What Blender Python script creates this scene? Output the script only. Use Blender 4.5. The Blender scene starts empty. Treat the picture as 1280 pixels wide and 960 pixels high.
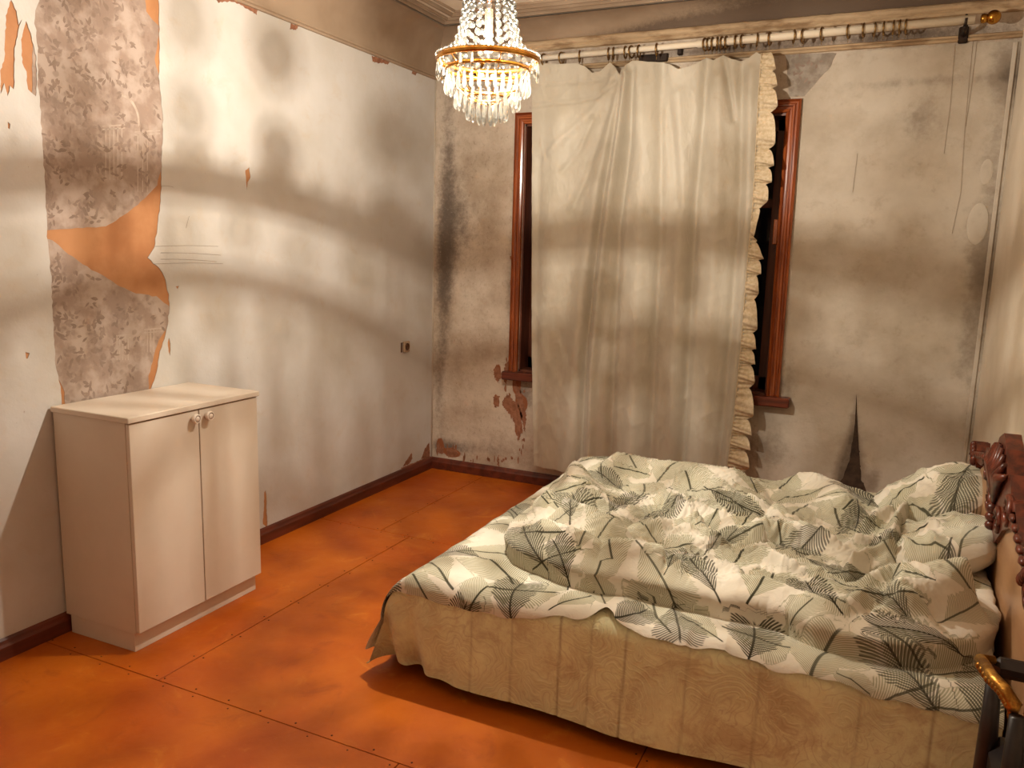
import bpy, math, random
import numpy as np
from mathutils import Matrix, Vector
random.seed(7)
C = bpy.context.scene.collection
PI = math.pi

# ------------------------------------------------------------------ camera
F_PX, YAW, PITCH, ROLL = 1002.0, -0.4350, 0.1658, 0.0277
EYE = np.array([2.8554, -4.8069, 1.55])
_f = np.array([math.sin(YAW)*math.cos(PITCH), math.cos(YAW)*math.cos(PITCH), -math.sin(PITCH)])
_r0 = np.array([math.cos(YAW), -math.sin(YAW), 0.0]); _u0 = np.cross(_r0, _f)
_r = _r0*math.cos(ROLL) + _u0*math.sin(ROLL); _u = -_r0*math.sin(ROLL) + _u0*math.cos(ROLL)
cam_d = bpy.data.cameras.new('camera'); cam = bpy.data.objects.new('camera', cam_d); C.objects.link(cam)
cam_d.sensor_width = 36.0; cam_d.lens = F_PX/1280*36.0; cam_d.clip_start = 0.02
cam.matrix_world = Matrix(((_r[0], _u[0], -_f[0], EYE[0]), (_r[1], _u[1], -_f[1], EYE[1]), (_r[2], _u[2], -_f[2], EYE[2]), (0, 0, 0, 1)))
bpy.context.scene.camera = cam

# ------------------------------------------------------------------ world (night outside) and exposure
w = bpy.data.worlds.new('night'); bpy.context.scene.world = w; w.use_nodes = True
w.node_tree.nodes['Background'].inputs[0].default_value = (0.010, 0.009, 0.009, 1)
w.node_tree.nodes['Background'].inputs[1].default_value = 0.05
vs = bpy.context.scene.view_settings
vs.view_transform = 'Standard'; vs.look = 'None'; vs.exposure = 1.42; vs.gamma = 1.0; vs.use_curve_mapping = False
BULB_POWER = 78.0                       # the one chandelier bulb lights the room
BULB_COLOUR = (1.0, 0.93, 0.81)

# ------------------------------------------------------------------ pixel -> world helpers (measuring the photograph)
def at(px, py, axis, val):
    d = _f + _r*(px-640)/F_PX + _u*(480-py)/F_PX
    return EYE + d*((val-EYE[axis])/d[axis])
def atl(px, py, x=0.0):  p = at(px, py, 0, x); return (p[1], p[2])      # left wall  -> (y, z)
def atb(px, py, y=0.0):  p = at(px, py, 1, y); return (p[0], p[2])      # back wall  -> (x, z)
def atf(px, py, z=0.0):  p = at(px, py, 2, z); return (p[0], p[1])      # horizontal -> (x, y)

# ------------------------------------------------------------------ materials
def lin(c):
    return tuple(((v/255)/12.92 if v/255 <= .04045 else ((v/255+.055)/1.055)**2.4) for v in c[:3]) + (1,)
class NT:
    def __init__(s, name):
        s.m = bpy.data.materials.new(name); s.m.use_nodes = True; s.t = s.m.node_tree
        s.b = s.t.nodes['Principled BSDF']; s.out = s.t.nodes['Material Output']
    def n(s, typ, **kw):
        nd = s.t.nodes.new(typ)
        for k, v in kw.items():
            if k.startswith('i_'):
                key = k[2:]; key = int(key) if key.isdigit() else key
                nd.inputs[key].default_value = v
            else: setattr(nd, k, v)
        return nd
    def l(s, a, b): s.t.links.new(a, b)
    def math(s, op, a, b=None, c=None, clamp=False):
        nd = s.t.nodes.new('ShaderNodeMath'); nd.operation = op; nd.use_clamp = clamp
        for i, v in enumerate((a, b, c)):
            if v is None: continue
            if isinstance(v, (int, float)): nd.inputs[i].default_value = v
            else: s.l(v, nd.inputs[i])
        return nd.outputs[0]
    def ramp(s, v, lo, hi):
        nd = s.t.nodes.new('ShaderNodeMapRange'); nd.interpolation_type = 'SMOOTHSTEP'
        nd.inputs['From Min'].default_value = lo; nd.inputs['From Max'].default_value = hi
        s.l(v, nd.inputs['Value']); return nd.outputs['Result']
    def mix(s, fac, a, b):
        nd = s.t.nodes.new('ShaderNodeMix'); nd.data_type = 'RGBA'
        for sock, v in ((nd.inputs['Factor'], fac), (nd.inputs[6], a), (nd.inputs[7], b)):
            if isinstance(v, (int, float)): sock.default_value = v
            elif isinstance(v, tuple): sock.default_value = v
            else: s.l(v, sock)
        return nd.outputs[2]
    def coord(s, scale=(1, 1, 1)):
        tc = s.t.nodes.new('ShaderNodeTexCoord'); mp = s.t.nodes.new('ShaderNodeMapping'); mp.inputs['Scale'].default_value = scale
        s.l(tc.outputs['Object'], mp.inputs['Vector']); return mp.outputs[0]
    def noise(s, vec, scale, detail=6, rough=.6, dist=0):
        nd = s.t.nodes.new('ShaderNodeTexNoise'); nd.inputs['Scale'].default_value = scale; nd.inputs['Detail'].default_value = detail
        nd.inputs['Roughness'].default_value = rough; nd.inputs['Distortion'].default_value = dist
        s.l(vec, nd.inputs['Vector']); return nd.outputs['Fac']
    def voro(s, vec, scale, feature='F1', out='Distance', rnd=1.0):
        nd = s.t.nodes.new('ShaderNodeTexVoronoi'); nd.feature = feature; nd.inputs['Scale'].default_value = scale
        nd.inputs['Randomness'].default_value = rnd
        s.l(vec, nd.inputs['Vector']); return nd.outputs[out]
    def bump(s, h, strength=.3, dist=.01, prev=None):
        nd = s.t.nodes.new('ShaderNodeBump'); nd.inputs['Strength'].default_value = strength; nd.inputs['Distance'].default_value = dist
        s.l(h, nd.inputs['Height'])
        if prev: s.l(prev, nd.inputs['Normal'])
        return nd.outputs[0]
    def attr(s, name, out='Fac'):
        nd = s.t.nodes.new('ShaderNodeAttribute'); nd.attribute_name = name; return nd.outputs[out]
    def fin(s, col=None, rough=.6, spec=.3, metal=0, normal=None, roughsock=None):
        if col is not None:
            if isinstance(col, tuple): s.b.inputs['Base Color'].default_value = col
            else: s.l(col, s.b.inputs['Base Color'])
        s.b.inputs['Roughness'].default_value = rough; s.b.inputs['Metallic'].default_value = metal
        s.b.inputs['Specular IOR Level'].default_value = spec
        if normal is not None: s.l(normal, s.b.inputs['Normal'])
        if roughsock is not None: s.l(roughsock, s.b.inputs['Roughness'])
        return s.m
def simple(name, c1, c2=None, scale=6, lo=.35, hi=.65, rough=.6, spec=.3, metal=0, bump=None, stretch=(1, 1, 1), dist=0):
    t = NT(name); v = t.coord(stretch)
    f = t.ramp(t.noise(v, scale, 6, .6, dist), lo, hi)
    col = t.mix(f, lin(c1), lin(c2 or c1))
    nrm = t.bump(t.noise(v, bump[0], 5), bump[1], bump[2]) if bump else None
    return t.fin(col, rough, spec, metal, nrm)

def m_white_paper():
    t = NT('white_lining_paper'); v = t.coord()
    col = t.mix(t.ramp(t.noise(v, 1.6, 4), .35, .7), lin((196, 191, 186)), lin((184, 177, 168)))
    col = t.mix(t.math('MULTIPLY', t.ramp(t.noise(v, 7, 8, .7, .6), .52, .75), .45), col, lin((186, 168, 146)))
    col = t.mix(t.ramp(t.noise(t.coord((3, 3, 1)), 40, 3), .74, .80), col, lin((130, 100, 70)))
    b = t.bump(t.noise(v, 5, 5), .25, .02); b = t.bump(t.noise(v, 60, 4), .12, .004, b)
    return t.fin(col, .75, .2, 0, b)
def m_old_wallpaper(name='old_floral_wallpaper', a=(172, 154, 142), b=(148, 127, 114)):
    t = NT(name); v = t.coord()
    col = t.mix(t.ramp(t.noise(v, 9, 5), .38, .6), lin(a), lin(b))
    # leafy smudges of the faded print
    vd = t.n('ShaderNodeVectorMath', operation='ADD'); t.l(v, vd.inputs[0])
    ns = t.n('ShaderNodeTexNoise', i_Scale=14.0, i_Detail=3.0); t.l(v, ns.inputs['Vector'])
    sc = t.n('ShaderNodeVectorMath', operation='SCALE'); sc.inputs['Scale'].default_value = .06; t.l(ns.outputs['Color'], sc.inputs[0]); t.l(sc.outputs[0], vd.inputs[1])
    lf = t.voro(vd.outputs[0], 24, 'F1', 'Distance', 1.0)
    msk = t.ramp(t.noise(v, 6, 3), .42, .58)
    col = t.mix(t.math('MULTIPLY', t.math('MULTIPLY', t.ramp(lf, .42, .25), msk), .38), col, lin((112, 92, 80)))
    col = t.mix(t.math('MULTIPLY', t.ramp(t.noise(v, 22, 6, .7), .58, .72), .35), col, lin((178, 163, 150)))
    return t.fin(col, .8, .15, 0, t.bump(t.noise(v, 50, 4), .1, .004))
def m_back_plaster():
    t = NT('stained_back_plaster'); v = t.coord()
    col = t.mix(t.ramp(t.noise(v, 3, 6, .65), .35, .68), lin((202, 188, 172)), lin((172, 154, 136)))
    col = t.mix(t.math('MULTIPLY', t.ramp(t.noise(v, 11, 8, .75), .5, .72), .45), col, lin((204, 192, 174)))
    d = t.attr('dirt')
    nz = t.noise(v, 34, 8, .8); nz2 = t.noise(v, 7, 6, .7)
    k = t.math('ADD', t.math('MULTIPLY', nz, 1.5), t.math('MULTIPLY', nz2, 1.3))
    dm = t.ramp(t.math('ADD', d, k), 1.45, 2.35)
    col = t.mix(t.math('MULTIPLY', dm, .72), col, lin((112, 98, 88)))
    col = t.mix(t.math('MULTIPLY', t.ramp(t.math('ADD', d, k), 2.0, 2.7), .6), col, lin((70, 60, 54)))
    col = t.mix(t.math('MULTIPLY', t.ramp(t.noise(v, 60, 6, .75), .56, .72), .45), col, lin((216, 204, 188)))
    col = t.mix(t.math('MULTIPLY', t.ramp(t.noise(t.coord((1, 1, .7)), 42, 7, .8), .52, .68), .5), col, lin((124, 102, 84)))
    p = t.attr('peel'); pm = t.ramp(t.math('MULTIPLY', p, t.math('ADD', nz2, .35)), .38, .5)
    col = t.mix(pm, col, lin((142, 88, 60)))
    b = t.bump(t.noise(v, 26, 8, .75), .35, .012); b = t.bump(t.noise(v, 4, 3), .3, .03, b)
    return t.fin(col, .85, .15, 0, b)
def m_lining_back():
    t = NT('yellowed_lining_paper'); v = t.coord()
    col = t.mix(t.ramp(t.noise(v, 2.4, 5), .35, .68), lin((196, 186, 172)), lin((174, 161, 144)))
    col = t.mix(t.math('MULTIPLY', t.ramp(t.noise(v, 9, 7, .7), .52, .75), .4), col, lin((146, 126, 103)))
    d = t.attr('dirt'); k = t.math('ADD', t.math('MULTIPLY', t.noise(v, 6, 7, .75), 1.6), t.math('MULTIPLY', t.noise(v, 30, 4), .5))
    col = t.mix(t.math('MULTIPLY', t.ramp(t.math('ADD', d, k), 1.1, 2.0), .66), col, lin((112, 97, 82)))
    col = t.mix(t.math('MULTIPLY', t.ramp(t.math('ADD', d, k), 1.9, 2.7), .6), col, lin((66, 55, 46)))
    b = t.bump(t.noise(v, 5, 5), .3, .02); b = t.bump(t.noise(v, 40, 5), .15, .005, b)
    return t.fin(col, .8, .15, 0, b)
def m_cove(name, dirty):
    t = NT(name); v = t.coord()
    col = t.mix(t.ramp(t.noise(v, 2, 4), .35, .7), lin((160, 138, 116)), lin((142, 119, 97)))  # base tone lowered to stand for the chandelier's shade on the coves
    if dirty:
        d = t.attr('dirt'); k = t.math('ADD', t.noise(v, 45, 8, .8), t.math('MULTIPLY', t.noise(v, 6, 5), .5))
        col = t.mix(t.math('MULTIPLY', t.ramp(t.math('MULTIPLY', d, k), .2, .8), .85), col, lin((88, 72, 60)))
    return t.fin(col, .8, .15, 0, t.bump(t.noise(v, 12, 5), .15, .01))
def m_floor():
    t = NT('orange_floor_paint'); v = t.coord()
    col = t.mix(t.ramp(t.noise(v, 1.7, 5, .6, .4), .33, .68), lin((184, 94, 12)), lin((164, 72, 6)))
    col = t.mix(t.math('MULTIPLY', t.ramp(t.noise(v, 5, 7, .7, .8), .55, .75), .55), col, lin((204, 128, 42)))
    col = t.mix(t.math('MULTIPLY', t.ramp(t.noise(v, 4, 6, .7, 1.2), .55, .72), .4), col, lin((128, 52, 10)))
    b = t.bump(t.noise(v, 2.5, 4), .2, .02); b = t.bump(t.noise(v, 9, 5, .6, .6), .18, .012, b); b = t.bump(t.noise(v, 60, 3), .05, .003, b)
    rg = t.math('ADD', t.math('MULTIPLY', t.noise(v, 6, 4), .3), .28)
    return t.fin(col, .4, .4, 0, b, rg)
def m_wood(name, c1, c2, rough=.3, stretch=(1, 1, .08), scale=40, spec=.5):
    t = NT(name); v = t.coord(stretch)
    col = t.mix(t.ramp(t.noise(v, scale, 5, .6, .3), .35, .65), lin(c1), lin(c2))
    return t.fin(col, rough, spec, 0, t.bump(t.noise(v, scale, 4), .12, .004))
def m_crystal(name='cut_crystal_glass', k=.72, o=.14, sc=1.0):
    t = NT(name)
    tr = t.n('ShaderNodeBsdfTransparent', i_Color=(.97, .96, .93, 1)); gl = t.n('ShaderNodeBsdfGlossy', i_Roughness=.16, i_Color=(.5, .49, .47, 1))
    tl = t.n('ShaderNodeBsdfTranslucent', i_Color=(.022*sc, .0215*sc, .020*sc, 1)); df = t.n('ShaderNodeBsdfDiffuse', i_Color=(.016*sc, .0155*sc, .0145*sc, 1))
    lw = t.n('ShaderNodeLayerWeight', i_Blend=.35)
    a = t.n('ShaderNodeMixShader', i_0=.35); t.l(tl.outputs[0], a.inputs[1]); t.l(df.outputs[0], a.inputs[2])
    b = t.n('ShaderNodeMixShader', i_0=.35); t.l(a.outputs[0], b.inputs[1]); t.l(gl.outputs[0], b.inputs[2])
    c = t.n('ShaderNodeMixShader'); t.l(t.math('ADD', t.math('MULTIPLY', lw.outputs['Facing'], k), o), c.inputs[0])
    t.l(tr.outputs[0], c.inputs[1]); t.l(b.outputs[0], c.inputs[2]); t.l(c.outputs[0], t.out.inputs[0])
    return t.m
def m_clear(name, tint, amt):
    t = NT(name); tr = t.n('ShaderNodeBsdfTransparent', i_Color=tint); gl = t.n('ShaderNodeBsdfGlossy', i_Roughness=.05)
    c = t.n('ShaderNodeMixShader', i_0=amt); t.l(tr.outputs[0], c.inputs[1]); t.l(gl.outputs[0], c.inputs[2]); t.l(c.outputs[0], t.out.inputs[0])
    return t.m
def m_emit(name, col, s):
    t = NT(name); e = t.n('ShaderNodeEmission', i_Color=col, i_Strength=s); t.l(e.outputs[0], t.out.inputs[0]); return t.m
def leaf_layer(t, attname, N, K, line, presence):
    """one printed palm leaf: u runs base->tip, v across; barbs sweep towards the tip"""
    sep = t.n('ShaderNodeSeparateXYZ'); t.l(t.attr(attname, 'Vector'), sep.inputs[0])
    u, v, k = sep.outputs
    av = t.math('ABSOLUTE', v)
    b = t.math('SUBTRACT', u, t.math('SUBTRACT', t.math('MULTIPLY', av, K), t.math('MULTIPLY', t.math('MULTIPLY', av, av), K*.38)))
    ph = t.math('MULTIPLY', b, N)
    fr = t.math('FRACT', ph)
    tri = t.math('ABSOLUTE', t.math('SUBTRACT', fr, .5))
    idn = t.n('ShaderNodeTexWhiteNoise', noise_dimensions='1D'); t.l(t.math('ADD', t.math('FLOOR', ph), t.math('MULTIPLY', t.math('SIGN', v), 40)), idn.inputs['W'])
    jit = t.math('MULTIPLY', t.math('SUBTRACT', idn.outputs[0], .5), .16)
    bb = t.math('MULTIPLY', b, 1.15, clamp=True)
    wd = t.math('POWER', t.math('MULTIPLY', t.math('MULTIPLY', bb, t.math('SUBTRACT', 1.0, bb)), 4.0), .42)
    inside = t.ramp(t.math('SUBTRACT', t.math('ADD', wd, jit), av), -.02, .06)
    rag = t.math('SUBTRACT', line, t.math('MULTIPLY', av, line*.28))        # barbs taper outwards
    st = t.ramp(t.math('SUBTRACT', rag, tri), -.05, .07)
    rib = t.math('MULTIPLY', t.ramp(av, .06, .025), t.math('MULTIPLY', t.ramp(u, -.16, -.12), t.ramp(u, .98, .88)))
    return t.math('MULTIPLY', t.math('MULTIPLY', inside, st), k), t.math('MULTIPLY', rib, k), t.math('MULTIPLY', inside, k)
def m_palm_cloth():
    t = NT('palm_leaf_print_cotton'); v = t.coord()
    col = t.mix(t.ramp(t.noise(v, 3, 3), .35, .7), lin((222, 216, 202)), lin((212, 204, 188)))
    # faint small fronds everywhere
    ps, pr, pi = leaf_layer(t, 'leaf_pale', 30, .50, .34, 1)
    col = t.mix(t.math('MULTIPLY', pi, .16), col, lin((186, 184, 152)))
    col = t.mix(t.math('MULTIPLY', ps, .78), col, lin((134, 134, 100)))
    col = t.mix(pr, col, lin((62, 60, 44)))
    ds, dr, di = leaf_layer(t, 'leaf_dark', 20, .52, .38, 1)
    col = t.mix(t.math('MULTIPLY', ds, .92), col, lin((66, 62, 46)))
    col = t.mix(dr, col, lin((54, 50, 38)))
    b = t.bump(t.noise(v, 22, 5, .6, .5), .35, .012); b = t.bump(t.noise(v, 420, 2), .06, .001, b)
    m = t.fin(col, .85, .12, 0, b); t.b.inputs['Sheen Weight'].default_value = .15
    return m
def m_bedspread():
    t = NT('olive_jacquard'); v = t.coord()
    wv = t.n('ShaderNodeVectorMath', operation='ADD'); t.l(v, wv.inputs[0])
    ns = t.n('ShaderNodeTexNoise', i_Scale=6.0, i_Detail=2.0); t.l(v, ns.inputs['Vector'])
    sc = t.n('ShaderNodeVectorMath', operation='SCALE'); sc.inputs['Scale'].default_value = .22; t.l(ns.outputs['Color'], sc.inputs[0]); t.l(sc.outputs[0], wv.inputs[1])
    base = t.mix(t.ramp(t.noise(v, 5, 5), .35, .68), lin((234, 238, 196)), lin((214, 210, 170)))
    fl = t.n('ShaderNodeVectorMath', operation='MULTIPLY'); fl.inputs[1].default_value = (1, 1, 1); t.l(wv.outputs[0], fl.inputs[0])
    vo = t.n('ShaderNodeTexVoronoi', feature='F1', i_Scale=4.2, i_Randomness=.75); t.l(fl.outputs[0], vo.inputs['Vector'])
    df_ = t.n('ShaderNodeVectorMath', operation='SUBTRACT'); t.l(fl.outputs[0], df_.inputs[0]); t.l(vo.outputs['Position'], df_.inputs[1])
    ln_ = t.n('ShaderNodeVectorMath', operation='LENGTH'); t.l(df_.outputs[0], ln_.inputs[0])
    sx = t.n('ShaderNodeSeparateXYZ'); t.l(df_.outputs[0], sx.inputs[0])
    ang = t.math('ARCTAN2', sx.outputs[2], sx.outputs[0])
    rr = t.math('ADD', t.math('MULTIPLY', ln_.outputs['Value'], 44), t.math('MULTIPLY', t.math('ABSOLUTE', t.math('SINE', t.math('MULTIPLY', ang, 3.0))), -.9))
    rg_ = t.math('ABSOLUTE', t.math('SUBTRACT', t.math('FRACT', rr), .5))
    scroll = t.math('MULTIPLY', t.ramp(rg_, .30, .48), t.ramp(t.noise(v, 5, 3), .44, .6))
    pets = t.math('MULTIPLY', t.ramp(rg_, .16, .03), t.ramp(t.noise(v, 4, 2), .60, .44))
    col = t.mix(t.math('MULTIPLY', scroll, .36), base, lin((222, 224, 182)))
    col = t.mix(t.math('MULTIPLY', pets, .26), col, lin((150, 122, 84)))
    col = t.mix(t.math('MULTIPLY', t.ramp(t.noise(v, 22, 8, .8), .46, .62), .6), col, lin((216, 214, 170)))
    col = t.mix(t.math('MULTIPLY', t.ramp(t.noise(v, 5.5, 7, .75, .8), .46, .64), .42), col, lin((164, 126, 88)))
    col = t.mix(t.math('MULTIPLY', t.attr('seam'), .6), col, lin((120, 90, 58)))
    b = t.bump(scroll, .3, .006); b = t.bump(pets, -.3, .006, b); b = t.bump(t.noise(v, 30, 6), .3, .008, b)
    m = t.fin(col, .6, .3, 0, b); t.b.inputs['Sheen Weight'].default_value = .3
    return m

M = dict(
    paper=m_white_paper(), oldpaper=m_old_wallpaper(), greypaper=m_old_wallpaper('grey_floral_wallpaper', (160, 150, 138), (134, 122, 110)),
    orange=simple('orange_under_paint', (178, 126, 84), (164, 110, 70), 5, rough=.7, bump=(30, .08, .004)),
    brownpeel=simple('bare_brown_plaster', (152, 104, 78), (126, 82, 60), 30, rough=.9, bump=(40, .4, .01)),
    print=simple('faded_leaf_print', (146, 126, 113), (130, 110, 98), 20, rough=.85),
    printl=simple('faded_column_print', (184, 168, 154), (168, 150, 136), 30, rough=.85),
    plaster=m_back_plaster(), lining=m_lining_back(), cove=m_cove('cove_distemper', False), cove_d=m_cove('mouldy_cove_distemper', True),
    ceil=simple('ceiling_distemper', (226, 210, 190), (212, 194, 172), 2.5, rough=.8, bump=(14, .1, .01)),
    yellow=simple('flaking_yellow_moulding', (186, 160, 128), (146, 118, 88), 22, .42, .66, rough=.8, bump=(50, .5, .01), stretch=(.3, 1, 1)),
    rwall=simple('cream_wall_paint', (206, 193, 174), (196, 182, 162), 3, rough=.75, bump=(8, .1, .01)),
    fwall=simple('white_wall_paint', (244, 234, 216), (238, 226, 206), 3, rough=.75),
    floor=m_floor(), base=m_wood('brown_baseboard_paint', (104, 46, 28), (74, 32, 20), .4, (1, .15, 1), 20),
    casing=m_wood('red_varnished_pine', (158, 80, 36), (112, 50, 22), .18, (1, 1, .06), 50, .6),
    casing_h=m_wood('red_varnished_pine_head', (158, 80, 36), (112, 50, 22), .18, (.06, 1, 1), 50, .6),
    sill=m_wood('dark_sill_wood', (106, 46, 26), (70, 28, 16), .3, (.06, 1, 1), 40),
    sash=m_wood('dark_sash_paint', (110, 60, 40), (84, 42, 28), .4),
    pane=m_clear('night_pane_glass', (.55, .58, .6, 1), .08),
    hole=simple('cavity_shade', (52, 42, 34), (74, 58, 46), 20, rough=.95),  # dark tone painted for the shade behind the torn paper
    cab=simple('white_laminate', (214, 200, 184), (208, 193, 176), 2, rough=.38, spec=.45),
    cab_edge=simple('pale_edge_band', (222, 208, 192), rough=.4), knob=simple('white_knob_plastic', (232, 218, 206), rough=.3, spec=.5),
    knob_in=simple('knob_groove_grey', (150, 126, 106), rough=.4), seam=simple('seam_dirt', (120, 52, 20), rough=.9), gap=simple('shadow_gap', (60, 44, 34), rough=.9),
    curtain=None, ruffle=simple('ecru_lace_ruffle', (212, 195, 168), (190, 170, 138), 60, rough=.9, bump=(90, .5, .004)),
    pole=simple('off_white_pole_paint', (236, 226, 208), (220, 206, 184), 12, rough=.4, spec=.5, stretch=(.2, 1, 1)),
    brass=simple('aged_brass', (190, 140, 60), (150, 100, 40), 30, rough=.25, metal=1), ringm=simple('dark_brass_ring', (160, 130, 86), (118, 90, 54), 40, rough=.35, metal=.9),
    iron=simple('dark_bracket_iron', (58, 46, 38), (40, 32, 28), 20, rough=.5, metal=.6),
    gold=simple('gilt_brass', (214, 160, 78), (184, 124, 50), 24, rough=.22, metal=1), crystal=m_crystal(), shade_crystal=m_crystal('shade_casting_crystal', .2, .80, 1.0), bead=m_crystal('bead_crystal_glass', .62, .32), drop_d=m_crystal('shading_drop_crystal', .25, .75, 14.0), drop=m_crystal('drop_crystal_glass', .55, .26, 8.0), bulbglass=m_clear('bulb_glass', (.98, .97, .95, 1), .06),  # the two most opaque crystal variants are made dense to cast shadows
    filament=m_emit('filament_glow', (1, .86, .64, 1), 900.0), sleeve=simple('candle_sleeve_cream', (226, 212, 186), rough=.5), socketbrown=simple('brown_lamp_socket', (84, 48, 26), rough=.4),
    palm=m_palm_cloth(), spread=m_bedspread(), mattress=simple('mattress_ticking', (186, 172, 150), rough=.8), boxwood=m_wood('bed_base_wood', (96, 56, 34), (70, 38, 22), .5),
    hb=m_wood('headboard_veneer', (178, 136, 98), (162, 118, 82), .35, (1, .2, 1), 14), carve=m_wood('carved_mahogany', (112, 50, 30), (70, 28, 18), .3, (1, 1, 1), 30, .5),
    black=simple('black_leatherette', (26, 20, 20), (38, 28, 26), 20, rough=.35, spec=.5), gilt=simple('gilded_carving', (206, 156, 74), (142, 94, 36), 40, .35, .6, rough=.3, metal=.85, bump=(60, .4, .006)),
    plastic=simple('socket_ivory_plastic', (172, 148, 124), rough=.35), darkhole=simple('socket_recess', (84, 54, 36), rough=.6), pencil=simple('pencil_line_grey', (146, 132, 116), rough=.9),
    nail=simple('nail_head_iron', (64, 24, 10), rough=.5, metal=.3), cord=simple('dull_thread', (150, 132, 113), rough=.8),
)
def m_curtain():
    t = NT('faded_satin_curtain'); v = t.coord()
    col = t.mix(t.ramp(t.noise(v, 2.2, 4), .35, .7), lin((192, 184, 169)), lin((178, 168, 150)))
    col = t.mix(t.math('MULTIPLY', t.ramp(t.noise(v, 6, 6, .7), .56, .74), .35), col, lin((172, 150, 122)))
    b = t.bump(t.noise(t.coord((1.6, 1, .5)), 9, 6, .6, .8), .3, .02); b = t.bump(t.noise(v, 500, 2), .05, .001, b)
    m = t.fin(col, .5, .3, 0, b); t.b.inputs['Sheen Weight'].default_value = .2
    return m
M['curtain'] = m_curtain()

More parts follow.
